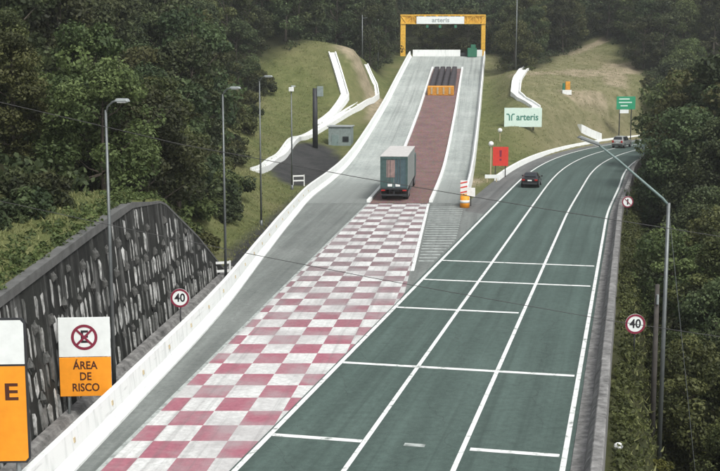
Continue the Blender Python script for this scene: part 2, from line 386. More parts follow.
# ================================================================ the ground
def lane_t(i, s):                                # lateral of line i (0 left edge line ... 3 right edge line), lanes widen in the bend
    k = 1 + .12*float(sstep(62, 96, s)); return (i-1)*LANE*(k if i > 1 else 1)
def L0x(y):                                      # x of the left edge line at y (straight part)
    return -.51 + (y-34.92)*math.tan(R(13)) - LANE/math.cos(R(13))
def bare_mask(X, Y):
    def seg(ax, ay, bx, by, w):
        dx, dy = bx-ax, by-ay; t = np.clip(((X-ax)*dx+(Y-ay)*dy)/(dx*dx+dy*dy), 0, 1)
        return 1-sstep(w*.5, w, np.hypot(X-ax-t*dx, Y-ay-t*dy))
    m = np.zeros(X.shape)
    for q in ((29,206,41,217,4.2),(41,217,58,232,4.4),(45,208,49,228,3.0),(34,191,40,198,2.4),(3,192,3.5,176,3.0),(-1,195,3,190,4.0),(22,118,16,128,1.6),(9.5,118,13,128,1.4),(40,240,54,256,2.6)):
        m = np.maximum(m, seg(*q))
    return m
def wooded(X, Y):
    """where the forest stands"""
    X = np.asarray(X, float); Y = np.asarray(Y, float)
    edge = np.interp(Y, [20,40,50,56,72,84,100,115,140,165,186,196,204,212,230,300], [-19,-17.5,-15,-12.9,-12.2,-12.6,-13.8,-15.8,-17.2,-18,-17,-9,-5,4,5,30])
    left = (X < edge)
    S, T = hw_st(X, Y)
    right = (T > 11.2) & (X > .238*Y+np.interp(Y,[55,80],[2.6,4.3])) & (Y < 205)
    back = ((Y > np.interp(X, [5,27,33,39,47,52,56], [258,216,218,236,250,262,205])) & (X > 27)) | (Y > 258) | ((Y > 249) & (X < 30))
    lx = np.interp(Y, *_LB); rx = np.interp(Y, *_RB)
    keep = (X < lx-3.5) | (X > rx+3.5) | (Y > 249)
    return (left | right | back | ((X > 53) & (Y > 200))) & keep
def build_ground():
    offs = np.unique(np.concatenate([np.arange(-110,-30,4.), np.arange(-30,-14,2.), np.arange(-14,-1,1.), [-.75,-.42], np.arange(0,58,1.), np.arange(58,80,2.), np.arange(80,190,5.)]))
    ys = np.concatenate([np.arange(-60,24,4.), np.arange(24,262,1.25), np.arange(262,360,4.)])
    X = wall_x(0) + .0795*ys[:,None] + offs[None,:]; Y = np.repeat(ys[:,None], len(offs), 1)
    Z = terrain(X, Y)
    nr, nc = X.shape
    idx = np.arange(nr*nc).reshape(nr, nc)
    F = np.stack([idx[:-1,:-1], idx[:-1,1:], idx[1:,1:], idx[1:,:-1]], -1).reshape(-1,4)
    # the sheet goes on to the horizon
    m = bpy.data.meshes.new('ground'); V = np.stack([X,Y,Z],-1).reshape(-1,3)
    m.from_pydata(V.tolist(), [], F.tolist()); m.update(); m.polygons.foreach_set('use_smooth', [True]*len(m.polygons))
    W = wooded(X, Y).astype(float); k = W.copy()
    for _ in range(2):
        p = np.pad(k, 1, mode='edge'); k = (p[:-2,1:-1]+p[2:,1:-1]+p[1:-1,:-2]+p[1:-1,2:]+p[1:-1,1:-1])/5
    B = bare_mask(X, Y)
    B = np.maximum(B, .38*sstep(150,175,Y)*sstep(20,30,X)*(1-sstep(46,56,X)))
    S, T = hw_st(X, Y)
    lot = (1-sstep(3.6, 4.6, np.hypot((X+6.3-(Y-138)*.05)*1.05, (Y-138)*.24)))                                   # dark service yard left of the ramp
    strip = ((X > np.interp(Y,*_LB)-2.2) & (X < np.interp(Y,*_LB)) & (Y < 118))*1.0
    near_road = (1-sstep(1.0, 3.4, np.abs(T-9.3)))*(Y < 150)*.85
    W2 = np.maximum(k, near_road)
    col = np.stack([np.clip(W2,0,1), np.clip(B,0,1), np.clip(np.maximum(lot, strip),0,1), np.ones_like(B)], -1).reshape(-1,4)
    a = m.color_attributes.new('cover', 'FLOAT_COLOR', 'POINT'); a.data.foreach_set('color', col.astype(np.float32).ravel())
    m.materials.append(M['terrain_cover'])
    tag(link(bpy.data.objects.new('ground', m)), kind='structure')
build_ground()
def tz(x, y): return float(terrain(np.array([x]), np.array([y]))[0])

# ================================================================ roads, paint
def sheet(name, rows, uvs, mat, parent=None, kind=None):
    b = MB(); n = len(rows[0])
    b.v = [p for r in rows for p in r]; b.uv = [q for r in uvs for q in r]
    b.f = [(i*n+k, i*n+k+1, (i+1)*n+k+1, (i+1)*n+k) for i in range(len(rows)-1) for k in range(n-1)]
    o = b.build(name, M[mat], parent)
    return tag(o, kind=kind) if kind else o
def strip_st(name, s0, s1, ta, tb, z, mat, parent=None, kind=None, step=2.0):
    ss = np.linspace(s0, s1, max(2, int((s1-s0)/step)+1)); rows = []; uvs = []
    for s in ss:
        a = ta(s) if callable(ta) else ta; b = tb(s) if callable(tb) else tb
        ts = np.linspace(a, b, max(2, int((b-a)/2)+1)); rows.append([(*hw(s,t), z) for t in ts]); uvs.append([(t, s) for t in ts])
    return sheet(name, rows, uvs, mat, parent, kind)
road = strip_st('highway', -60, 262, -LANE-.22, lambda s: lane_t(3,s)+.24, 0.0, 'highway_asphalt', kind='structure')
strip_st('road_shoulder', 56, 262, -LANE-2.7, -LANE-.22, -.008, 'shoulder_asphalt', kind='structure')
ys = np.arange(-40, 106.1, 2.0)
def strip_y(name, ys, fa, fb, z, mat, parent=None, kind=None, n=8):
    rows = []; uvs = []
    for y in ys:
        xs = np.linspace(fa(y), fb(y), n); rows.append([(float(x), float(y), (z(y) if callable(z) else z)) for x in xs]); uvs.append([(float(x)-.11*y, float(y)) for x in xs])
    return sheet(name, rows, uvs, mat, parent, kind)
apron = strip_y('escape_lane', ys, lambda y: left_x(y)-.1, lambda y: max(left_x(y), min(L0x(y)-.22/math.cos(R(13)), right_x(y)+60)) if y < 99 else min(L0x(y)-.23, right_x(y)+.5), -.001, 'apron_asphalt', kind='structure')
yr = np.concatenate([np.arange(106, 242, 2.0), [243.0]])
ramp = strip_y('escape_ramp', yr, lambda y: left_x(y)-.1, lambda y: right_x(y)+.1, ramp_z, 'ramp_concrete', kind='structure')
bed = strip_y('arrester_bed', np.arange(105.6, 226, 2.0), bed_x, lambda y: bed_x(y)+BED_W, lambda y: ramp_z(y)+.03, 'arrester_bed_gravel', kind='structure', n=4)
# chequered paint
def chk_l(y): return -8.08 + .125*(y-34.9)
def chk_r(y): return min(3.04 + .0863*(y-70.2), L0x(y)-.16)
rows = []; uvs = []
for y in np.concatenate([np.arange(-10, 105.5, 1.5), [105.5]]):
    xs = np.linspace(chk_l(y), chk_r(y), 6); rows.append([(x, y, .003) for x in xs]); uvs.append([((x-(-8.5+.11*(y-35)))/1.25+20, y/1.72+20) for x in xs])
chk = sheet('chequered_paint', rows, uvs, 'chequer_paint', apron)
strip_y('border_line', np.arange(-10, 105.6, 2.5), lambda y: chk_l(y)-.14, lambda y: chk_l(y)+.02, .006, 'faded_paint', apron, n=2)
strip_y('border_line', np.arange(70.5, 105.6, 2.5), lambda y: chk_r(y)+.02, lambda y: chk_r(y)+.24, .006, 'road_paint', apron, n=2)
g_ = MB()
for y in np.arange(74, 104, 1.25):
    a, b = chk_r(y)+.4, min(L0x(y)-.35, right_x(y)+.3)
    if b-a < .4: continue
    g_.add([(a,y,.006),(b,y,.006),(b,y+.42,.006),(a,y+.42,.006)], [(0,1,2,3)])
tag(g_.build('gore_hatching', M['faded_paint'], apron), kind='stuff')
# highway lines
for i, w in ((0,.19),(1,.17),(2,.17),(3,.18)):
    strip_st('edge_line' if i in (0,3) else 'lane_line', -40, 240, lambda s, i=i, w=w: lane_t(i,s)-w/2, lambda s, i=i, w=w: lane_t(i,s)+w/2, .004, 'road_paint', road)
for s0, spans in ((2.95,[(-3.2,-.1,'road_paint'),(1.35,2.05,'faded_paint'),(3.55,6.45,'road_paint')]),(13.0,[(-3.2,6.45,'road_paint')]),(24.7,[(-3.2,3.1,'road_paint')]),
                  (32.9,[(-3.2,6.4,'road_paint')]),(39.8,[(-3.2,6.4,'road_paint')])):
    for a, b, mt in spans:
        strip_st('cross_line', s0-.15, s0+.15, a, b, .007, mt, road, step=.3)

# ================================================================ barriers
def jersey(side):          # side +1: road lies to the right of travel
    return [(side*a, b) for a, b in ((0,-.06),(0,.10),(-.05,.14),(-.20,.42),(-.23,.46),(-.29,1.13),(-.33,1.17),(-.46,1.17),(-.50,1.13),(-.60,-.06))]
def barrier(name, path, prof, mat, label):
    root = thing(name, (0,0,0), 0, label, 'barrier'); 
    k = 3                                     # cast in lengths with open joints between them
    for i in range(0, len(path)-1, k):
        p = [Vector(q) for q in path[i:i+k+1]]
        if len(p) < 2: continue
        d0 = (p[1]-p[0]).normalized()*.012; d1 = (p[-1]-p[-2]).normalized()*.012; p[0] = p[0]+d0; p[-1] = p[-1]-d1
        j = Vector((rng.uniform(-.012,.012), 0, rng.uniform(-.008,.008))); MB().sweep([q+j for q in p], prof).build('barrier_segment', M[mat], root)
    return root
lb = barrier('concrete_barrier', [(left_x(y), y, ramp_z(y)) for y in np.arange(-30, 243.1, 2.0)], jersey(1), 'white_barrier_paint', 'long white painted concrete barrier along the left edge of the escape lane and ramp')
refl = MB().box((0,0,0), (.05,.12,.16)).mesh('reflector', M['reflector_amber'])
for y in np.arange(31.5, 110, 4.1):
    o = bpy.data.objects.new('reflector', refl); o.location = (left_x(y)-.235, y, ramp_z(y)+.78); o.rotation_euler = (0, R(-6), 0); link(o, lb)
barrier('concrete_barrier', [(right_x(y), y, ramp_z(y)) for y in np.arange(104.5, 243.1, 2.0)], jersey(-1), 'white_barrier_paint', 'white concrete barrier on the right edge of the ramp, ending at the gantry')
hb = barrier('concrete_barrier', [(*hw(s, -LANE-2.45), 0.0) for s in np.arange(93, 200, 3.0)], [(-.28,-.1),(-.15,.56),(.0,.60),(.13,.56),(.30,-.1)], 'white_barrier_paint', 'low white barrier curving along the grass verge left of the highway bend')
def rside(s): return lane_t(3,s)+.22
rp = barrier('concrete_parapet', [(*hw(s, rside(s)), 0.0) for s in np.arange(-40, 215, 2.5)], [(0,-.05),(.02,.03),(.42,.07),(.50,.30),(.62,.46),(.66,.82),(.70,.86),(.98,.86),(1.02,.82),(1.08,-.8),(0,-.8)], 'weathered_concrete', 'dark weathered concrete parapet along the right edge of the highway')
barrier('concrete_barrier', [(34.6,185.0,tz(34.6,185.0)+.1),(36.6,186.8,tz(36.6,186.8)+.1),(38.6,188.6,tz(38.6,188.6)+.1)], [(-.4,-.6),(-.4,.75),(.4,.75),(.4,-.6)], 'white_barrier_paint', 'short white barrier stub on the bank above the far silver car')
def kerb(fx, name='bed_kerb'):
    MB().sweep([(fx(y), y, ramp_z(y)) for y in np.arange(106.5, 228, 2.0)], [(-.17,-.05),(-.15,.26),(.15,.26),(.17,-.05)]).build(name, M['white_barrier_paint'], bed)
kerb(lambda y: bed_x(y)-.2); kerb(lambda y: bed_x(y)+BED_W+.2)
# wall across the top of the ramp
ew = thing('end_wall', (0,0,0), 0, 'low white wall closing the top end of the ramp under the orange gantry', 'wall')
MB().prism([(left_x(243)+.1, ramp_z(243)-.2),(20.6, ramp_z(243)-.2),(20.6, 15.5),(left_x(243)+.1, 15.5)], 243.1, 243.6).build('wall_panel', M['white_barrier_paint'], ew)
MB().prism([(22.2, ramp_z(243)-.2),(right_x(243)-.1, ramp_z(243)-.2),(right_x(243)-.1, 15.5),(22.2, 15.5)], 243.1, 243.6).build('wall_panel', M['white_barrier_paint'], ew)
MB().prism([(20.62, ramp_z(243)-.2),(22.18, ramp_z(243)-.2),(22.18, 14.9),(20.62, 14.9)], 243.2, 243.5).build('gate_panel', M['dark_steel'], ew)

# ================================================================ anchored retaining wall
ang = math.atan(.0795); WL = math.hypot(1, .0795)
wall = thing('retaining_wall', (wall_x(10), 10, 0), math.pi/2-ang, 'tall dark stained anchored concrete retaining wall left of the road', 'wall')
def wt(y): return lerp_tab(WALL_TOP, y)
w_ = MB(); us = np.arange(10, 71.6, 1.0); BAT = .10
n = 0
for y in us:                                       # local x runs along the wall, local +y is behind it
    u = (y-10)*WL; h = max(wt(y)-.45, .05)
    w_.v += [(u, 0, -.5), (u, h*BAT, h), (u, 1.3, h), (u, 1.3, -.5)]
k = len(us)
w_.f = [(i*4+a, i*4+4+a, i*4+4+(a+1)%4, i*4+(a+1)%4) for i in range(k-1) for a in range(4)]+[(3,2,1,0),(k*4-4,k*4-3,k*4-2,k*4-1)]
w_.build('wall_face', M['stained_wall_concrete'], wall)
cp = MB()
for y in us:
    u = (y-10)*WL; h = max(wt(y)-.45, .05); f = h*BAT; e = float(np.interp(y,[50,56],[1,.3]))
    cp.v += [(u, f-.08*e, h-.02), (u, f-.08*e, h+.32*e), (u, f+.30, h+.34*e), (u, f+.30, h-.02)]
cp.f = list(w_.f); cp.build('cap_beam', M['cap_concrete'], wall)
# anchor heads: a tapered block on a base plate, in staggered rows
ah = MB().prism([(-.26,-.26),(.26,-.26),(.26,.26),(-.26,.26)], -.08, .03)
ah.add([(-.20,-.08,-.20),(.20,-.08,-.20),(.20,-.08,.20),(-.20,-.08,.20),(-.11,-.34,-.15),(.11,-.34,-.15),(.11,-.30,.06),(-.11,-.30,.06)], [(4,5,6,7),(0,1,5,4),(1,2,6,5),(2,3,7,6),(3,0,4,7)])
ahm = ah.mesh('anchor_head', M['anchor_concrete'])
rw = random.Random(3)
ROWS = (1.22, 2.46, 3.70, 4.94)
for r_, z in enumerate(ROWS):
    y = 29.0 + (r_ % 2)*.8
    while y < 69:
        if wt(y)-.8 > z and rw.random() < .86:
            o = bpy.data.objects.new('anchor_head', ahm); o.location = ((y-10)*WL+rw.uniform(-.12,.12), z*BAT, z+rw.uniform(-.14,.14)); o.rotation_euler = (R(rw.uniform(-16,2)), R(rw.choice((0,0,0,45))+rw.uniform(-14,14)), 0); q_ = rw.uniform(.5,.8); o.scale = (q_,q_*.6,q_); link(o, wall)
        y += 1.62
# upright ribs of run-off concrete in panels between the anchor rows
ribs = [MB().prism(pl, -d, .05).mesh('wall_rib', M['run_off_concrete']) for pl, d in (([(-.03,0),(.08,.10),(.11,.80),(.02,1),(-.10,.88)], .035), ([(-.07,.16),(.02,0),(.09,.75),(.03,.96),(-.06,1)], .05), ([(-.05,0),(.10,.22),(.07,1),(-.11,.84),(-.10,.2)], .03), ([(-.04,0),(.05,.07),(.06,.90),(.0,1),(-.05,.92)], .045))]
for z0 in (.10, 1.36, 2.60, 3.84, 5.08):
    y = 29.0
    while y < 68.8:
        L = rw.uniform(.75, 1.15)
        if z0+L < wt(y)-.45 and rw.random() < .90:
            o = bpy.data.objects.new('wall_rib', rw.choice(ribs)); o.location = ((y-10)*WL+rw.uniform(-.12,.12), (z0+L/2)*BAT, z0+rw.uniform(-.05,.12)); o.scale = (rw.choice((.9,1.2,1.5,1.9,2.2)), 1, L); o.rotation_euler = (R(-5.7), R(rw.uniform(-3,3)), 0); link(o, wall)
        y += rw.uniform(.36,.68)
gt = MB().sweep([(wall_x(y)+.30, y, -.1) for y in np.arange(15, 72, 2.0)], [(-.28,0),(-.28,.34),(.02,.30),(.10,.16),(.30,.14),(.34,0)])
tag(gt.build('gutter', M['weathered_concrete']), kind='structure')

# ================================================================ drainage channels (white concrete, U-section)
def channel(label, pts, w=.75):
    P = []
    for (ax, ay), (bx, by) in zip(pts[:-1], pts[1:]):
        n = max(2, int(math.hypot(bx-ax, by-ay)/1.5))
        for i in range(n): P.append((ax+(bx-ax)*i/n, ay+(by-ay)*i/n))
    P.append(pts[-1]); path = [(x, y, tz(x, y)) for x, y in P]
    root = thing('drainage_channel', (0,0,0), 0, label, 'drain')
    MB().sweep(path, [(-w,-.5),(w,-.5),(w,.16),(-w,.16)]).build('channel_floor', M['stone_white'], root)
    for k in (-1, 1):
        MB().sweep(path, [(k*(w+.03),-.5),(k*(w+.03),.46),(k*(w+.22),.46),(k*(w+.25),-.5)]).build('channel_wall', M['stone_white'], root)
    st = MB().box((0,0,0), (2*w-.02,.25,.2)).mesh('channel_step', M['stone_white'])
    for a, b in zip(path[::2], path[1::2]):
        if abs(b[2]-a[2]) > .25:
            o = bpy.data.objects.new('channel_step', st); o.location = (a[0], a[1], a[2]+.2); o.rotation_euler = (0,0,math.atan2(b[1]-a[1], b[0]-a[0])-math.pi/2); link(o, root)
    return root
channel('upper white stepped drain running down the grassy mound left of the ramp', [(-4.5,191.5),(-3.4,186),(-2.3,181),(-4.0,174),(-5.9,167.5)], .40)
channel('lower white drain curving from beside the ramp barrier down to the service yard', [(.9,200.5),(2.4,198.5),(2.6,194),(1.6,188.5),(-.2,181.5),(-2.4,174.5),(-5.4,165),(-8.4,155),(-9.3,143.5),(-10.2,131),(-10.8,121)], .38)
channel('short white bent drain on the grass hill above the pale company board', [(31.0,219),(28.0,205),(25.6,193),(24.6,186.5),(24.9,181.5),(26.6,177.5)], .55)

# ================================================================ poles and street lamps
def lamp_post(x, y, z0, top, arm, head, label, group='street lamps along the left verge', r=.085, color='galvanised_steel'):
    """arm: (dx,dy) of the outreach, the head hangs on its end"""
    root = thing('street_lamp', (x, y, z0), 0, label, 'street lamp', group); h = top-z0
    MB().cyl((0,0,-.3), (0,0,h), r, r*.55, 10).build('pole', M[color], root, True)
    MB().cyl((0,0,-.25), (0,0,.5), r*1.5, r*1.4, 10).build('pole_base', M[color], root, True)
    dx, dy = arm; L = math.hypot(dx, dy) or 1
    if L > .2:
        MB().tube([(0,0,h-.15),(dx*.15,dy*.15,h+.12),(dx*.6,dy*.6,h+.3),(dx,dy,h+.35)], r*.42, 7).build('arm', M[color], root, True)
        a = math.atan2(dy, dx); hd = MB().box((0,0,0), (head,.26,.12), 0, .8)
        o = hd.build('lamp_head', M['grey_paint'], root, loc=(dx+math.cos(a)*head*.4, dy+math.sin(a)*head*.4, h+.37), rot=(0,0,a), bevel=.03)
        MB().box((0,0,-.075), (head*.6,.2,.04)).build('lens', M['lamp_lens'], o)
    return root
lamp_post(-9.30, 43.0, 0, 10.85, (.45,-.15), .55, 'street lamp nearest the camera, in front of the stained retaining wall')
lamp_post(-7.75, 66.5, -.1, 10.85, (.5,-.2), .65, 'street lamp at the end of the retaining wall, just left of the white barrier')
lamp_post(-7.75, 91.0, tz(-7.75,91), 11.25, (.45,-.2), .7, 'third street lamp from the camera, on the grass left of the white barrier')
p = lamp_post(-6.85, 117.5, tz(-6.85,117.5), 10.0, (0,0), .5, 'plain post with a small white camera on top beside the dark service yard', 'street lamps along the left verge', .10)
MB().box((0,0,10.05-tz(-6.85,117.5)), (.5,.5,.42)).build('camera_box', M['stone_white'], p, bevel=.05)
p = thing('steel_mast', (-5.75,150.5,tz(-5.75,150.5)), 0, 'thick dark mast with a grey cabinet near its top beside the shed', 'mast')
MB().cyl((0,0,-.3),(0,0,7.6), .36, .30, 12).build('pole', M['dark_steel'], p, True)
MB().box((.65,0,7.2),(.8,.6,1.3)).build('cabinet', M['shed_grey'], p, bevel=.04)
for x, y, top, lb_ in ((.4,206,21.0,'thin pale pole against the forest left of the gantry'),(3.4,221,22.5,'thin pale pole nearest the left leg of the gantry'),(28.2,214,25.5,'tall thin pole right of the gantry against the dark forest')):
    z0 = tz(x,y); q = thing('utility_pole', (x,y,z0), 0, lb_, 'pole', 'far poles near the gantry')
    MB().cyl((0,0,-.3),(0,0,top-z0), .13, .08, 8).build('pole', M['galvanised_steel'], q, True); MB().cyl((-.02,0,top-z0-.6),(.9,0,top-z0-.45), .05, .05, 6).build('arm', M['galvanised_steel'], q)
# the lamp on the right: angled outreach over the highway
x0, y0, z0 = 11.95, 45.0, tz(11.95,45.0)
q = thing('street_lamp', (x0,y0,z0), 0, 'grey street lamp on the right whose long slanting arm reaches over the highway', 'street lamp')
MB().cyl((0,0,-.5),(0,0,7.2-z0), .095, .07, 12).build('pole', M['galvanised_steel'], q, True)
MB().tube([(0,0,7.1-z0),(-.25,0,7.38-z0),(-2.0,0,8.85-z0),(-2.75,0,9.42-z0)], [.055,.052,.045,.04], 8).build('arm', M['teal_paint'], q, True)
hd = MB().box((0,0,0),(.95,.28,.13),0,.8).build('lamp_head', M['galvanised_steel'], q, loc=(-3.15,0,9.62-z0), rot=(0,R(20),0), bevel=.03)
MB().box((0,0,-.08),(.6,.2,.04)).build('lens', M['lamp_lens'], hd)
MB().cyl((0,-.02,7.0-z0),(1.55,0,-4.2-z0), .014, .014, 6).build('guy_wire', M['galvanised_steel'], q)
q = thing('utility_pole', (12.1,46.8,tz(12.1,46.8)), 0, 'thin dark wooden pole standing beside the grey street lamp at right', 'pole')
MB().cyl((0,0,-.5),(.0,0,6.4), .13, .09, 10).build('pole', M['wood_pole'], q, True); MB().cyl((0,-.12,5.6),(0,-.12,6.0), .05, .05, 8).build('insulator', M['grey_paint'], q)
# overhead cables strung between masts beyond both sides of the picture
def cable(label, y, pts):
    root = thing('overhead_cable', (0,y,0), 0, label, 'cable'); MB().tube([(x,0,z) for x, z in pts], .0095, 6).build('cable_line', M['cable_black'], root, True); return root
cable('upper thin dark cable crossing the whole picture, passing above the retaining wall', 30, [(-16,13.35),(-12,12.3),(-9.18,11.55),(-4.61,10.48),(0,9.62),(4.65,8.83),(9.26,8.1),(13,7.6),(17,7.2)])
cable('lower thin dark cable crossing the chequered paint and the right speed sign', 34, [(-16,10.0),(-12.5,9.05),(-10.53,8.55),(-6.6,7.68),(-2.83,6.9),(.4,6.26),(3.55,5.68),(7.43,4.98),(10.62,4.5),(14,4.05),(18,3.6)])

# ================================================================ signs
def round_sign(name, loc, dia, txt, label, post_len, rz=0, slash=False):
    root = thing(name, loc, rz, label, 'road sign'); h = post_len; r = dia/2
    MB().cyl((0,.05,-.4),(0,.05,h+r*.6), .035, .035, 8).build('post', M['dark_steel'], root, True)
    pl = MB().cyl((0,-.02,h),(0,.012,h), r, r, 32).build('plate', M['sign_white'], root)
    MB().disc((0,h), r*.995, -.026, 32, r*.78).build('ring', M['ring_red'], pl)
    if txt: text_mb(txt, dia*.62, 0, h, -.028, dia*.56).build('lettering', M['black_print'], pl)
    if slash:
        MB().prism([(-r*.56,h+r*.45),(-r*.45,h+r*.56),(r*.56,h-r*.45),(r*.45,h-r*.56)], -.030, -.027).build('slash', M['ring_red'], pl)
        MB().prism([(-r*.12,h-r*.5),(r*.12,h-r*.5),(r*.12,h+r*.5),(-r*.12,h+r*.5)], -.028, -.025).build('symbol', M['black_print'], pl)
    return root
round_sign('speed_sign', (-8.15,52,0), .86, '40', 'round 40 speed sign in front of the stained retaining wall at left', 2.04)
zr = tz(12.5,52)
round_sign('speed_sign', (12.5,52,zr), .92, '40', 'round 40 speed sign among shrubs beyond the right parapet', .84-zr)
zr = tz(22.1,96); round_sign('road_sign', (22.1,96,zr), .95, None, 'small round red-ringed sign with a slash beyond the right parapet', 1.28-zr, 0, True)
# warning board with the no-stopping roundel
b = thing('warning_sign', (-9.70,40.2,0), R(4), 'white and orange no-stopping board lettered as a risk area', 'road sign')
ZT, ZM, ZB, W2 = 3.72, 2.29, .87, .90
for k in (-.62, .62): MB().cyl((k,.09,-.4),(k,.09,ZT-.1), .05, .05, 8).build('post', M['grey_paint'], b, True)
wp = MB().prism([(-W2,ZM+.01),(W2,ZM+.01),(W2,ZT),(-W2,ZT)], 0, .04).build('white_panel', M['sign_white'], b, bevel=.01)
cz = (ZT+ZM)/2
MB().disc((0,cz), .46, -.006, 36, .36).build('ring', M['ring_red'], wp)
text_mb('E', .62, 0, cz, -.006, .26).build('lettering', M['black_print'], wp)
for sg in (-1, 1):
    d = .255; t_ = .028
    MB().prism([(-d-t_,sg*-d+cz+sg*t_),(-d+t_,sg*-d+cz-sg*t_),(d+t_,sg*d+cz-sg*t_),(d-t_,sg*d+cz+sg*t_)], -.012-.002*(sg+1), -.009-.002*(sg+1)).build('cross_stroke', M['ring_red'], wp)
op = MB().prism([(-W2,ZB),(W2,ZB),(W2,ZM-.01),(-W2,ZM-.01)], 0, .04).build('orange_panel', M['sign_orange'], b, bevel=.01)
for i, tx in enumerate(('ÁREA','DE','RISCO')): text_mb(tx, .40, 0, 1.98-i*.40, -.006, (.86,.40,.94)[i]).build('lettering', M['brown_print'], op)
# large board at the left edge of the picture
b = thing('direction_board', (-10.30,31.0,0), R(3), 'tall white over orange board cut by the left edge of the picture', 'road sign')
W2 = 1.22
for k in (-.85, .85): MB().cyl((k,.12,-.4),(k,.12,5.5), .07, .07, 8).build('post', M['grey_paint'], b, True)
MB().prism([(-W2,1.62),(W2-.1,1.62),(W2,1.74),(W2,5.58),(W2-.1,5.70),(-W2,5.70)], 0, .05).build('backing_plate', M['dark_steel'], b)
MB().prism([(-W2+.06,4.42),(W2-.06,4.42),(W2-.06,5.55),(W2-.14,5.64),(-W2+.06,5.64)], -.012, -.001).build('white_panel', M['sign_white'], b)
o = MB().prism([(-W2+.06,1.68),(W2-.14,1.68),(W2-.06,1.77),(W2-.06,4.36),(-W2+.06,4.36)], -.012, -.001).build('orange_panel', M['sign_orange'], b)
text_mb('E', .66, W2-.46, 3.62, -.016, .36).build('lettering', M['brown_print'], o)
# company board on the grass
zb = tz(23.4,168.6); b = thing('company_board', (23.4,168.6,zb), R(-3), 'pale rectangular company board on two posts on the grass hill', 'sign board')
for k in (-1.5, 1.5): MB().cyl((k,.12,-.4),(k,.12,1.6), .10, .10, 8).build('post', M['wood_pole'], b, True)
p = MB().prism([(-2.68,3.62-zb),(2.68,3.62-zb),(2.68,6.35-zb),(-2.68,6.35-zb)], 0, .09).build('panel', M['pale_green_board'], b, bevel=.02)
zc = 4.98-zb
text_mb('arteris', 1.35, .62, zc+.02, -.01, 3.15).build('lettering', M['green_print'], p)
lg = MB()
for sx in (-1, 1):
    c0 = -1.78
    lg.prism([(c0+sx*.07,zc-.45),(c0+sx*.25,zc-.45),(c0+sx*.25,zc+.22),(c0+sx*.07,zc+.22)][::sx], -.012, -.006)
    lg.prism([(c0+sx*.07,zc+.22),(c0+sx*.25,zc+.22),(c0+sx*.34,zc+.38),(c0+sx*.60,zc+.40),(c0+sx*.60,zc+.56),(c0+sx*.24,zc+.54)][::sx], -.012, -.006)
lg.build('logo', M['green_print'], p)
# red board, green board
b = thing('warning_board', (15.75,131,tz(15.75,131)), R(-6), 'red upright board on two posts beside the highway, behind the black car', 'road sign')
z_ = tz(15.75,131)
for k in (-.55,.55): MB().cyl((k,.08,-.3),(k,.08,3.2-z_), .06, .06, 8).build('post', M['wood_pole'], b)
p = MB().prism([(-.86,1.25-z_),(.86,1.25-z_),(.86,3.38-z_),(-.86,3.38-z_)], 0, .06).build('panel', M['sign_red'], b, bevel=.01)
MB().prism([(-.10,2.25-z_),(.10,2.25-z_),(.14,3.0-z_),(-.14,3.0-z_)], -.01, -.004).build('symbol', M['ring_red'], p)
MB().prism([(-.11,1.82-z_),(.11,1.82-z_),(.11,2.05-z_),(-.11,2.05-z_)], -.01, -.004).build('symbol', M['ring_red'], p)
b = thing('direction_sign', (43.4,192,tz(43.4,192)), R(8), 'green road sign on posts at the far bend beside the trees', 'road sign'); z_ = tz(43.4,192)
for k in (-1.0,1.0): MB().cyl((k,.12,-.4),(k,.12,7.0-z_), .09, .09, 8).build('post', M['dark_steel'], b)
p = MB().prism([(-1.6,5.25-z_),(1.6,5.25-z_),(1.6,7.35-z_),(-1.6,7.35-z_)], 0, .06).build('panel', M['sign_green'], b, bevel=.02)
MB().prism([(-1.0,4.62-z_),(.5,4.62-z_),(.5,5.22-z_),(-1.0,5.22-z_)], 0, .05).build('lower_plate', M['sign_white'], b)
for i, (a_, c_) in enumerate(((-1.2,.6),(-1.2,1.0),(-.9,.3))): MB().prism([(a_,6.85-i*.55-z_),(c_,6.85-i*.55-z_),(c_,7.03-i*.55-z_),(a_,7.03-i*.55-z_)], -.012, -.004).build('text_bar', M['pale_green_board'], p)
# post with a white globe, small white plate
b = thing('bollard_light', (14.66,131,tz(14.66,131)), 0, 'thin yellowish post with a white globe left of the red board', 'light'); z_ = tz(14.66,131)
MB().cyl((0,0,-.3),(0,0,3.5-z_), .07, .06, 8).build('post', M['reflector_amber'], b)
def ball(r, n=10, m=6, sq=1.0):
    q = MB(); vs = [(r*math.sin(math.pi*j/m)*math.cos(2*math.pi*i/n), r*math.sin(math.pi*j/m)*math.sin(2*math.pi*i/n), sq*r*math.cos(math.pi*j/m)) for j in range(m+1) for i in range(n)]
    return q.add(vs, [(j*n+i, (j+1)*n+i, (j+1)*n+(i+1)%n, j*n+(i+1)%n) for j in range(m) for i in range(n)])
ball(.30).build('globe', M['stone_white'], b, True, loc=(0,0,3.72-z_))
z2 = tz(23.0,151.5)
b = thing('bollard_light', (19.1,160,tz(19.1,160)), 0, 'short post with a white globe on the grass left of the company board', 'light')
MB().cyl((0,0,-.3),(0,0,1.3), .06, .05, 8).build('post', M['reflector_amber'], b); ball(.32).build('globe', M['stone_white'], b, True, loc=(0,0,1.5))
b = thing('kilometre_plate', (14.2,125.6,tz(14.2,125.6)), R(-5), 'low white plate on short posts near the gore nose', 'road sign')
for k in (-.5,.5): MB().cyl((k,.04,-.3),(k,.04,.6), .05, .05, 6).build('post', M['reflector_amber'], b)
MB().prism([(-.75,.45),(.75,.45),(.75,.85),(-.75,.85)], -.02, .02).build('panel', M['sign_white'], b, bevel=.01)
b = thing('marker_panel', (33.5,191,tz(33.5,191)), 0, 'orange marker on a white block on the grass hill', 'marker'); z_ = tz(33.5,191)
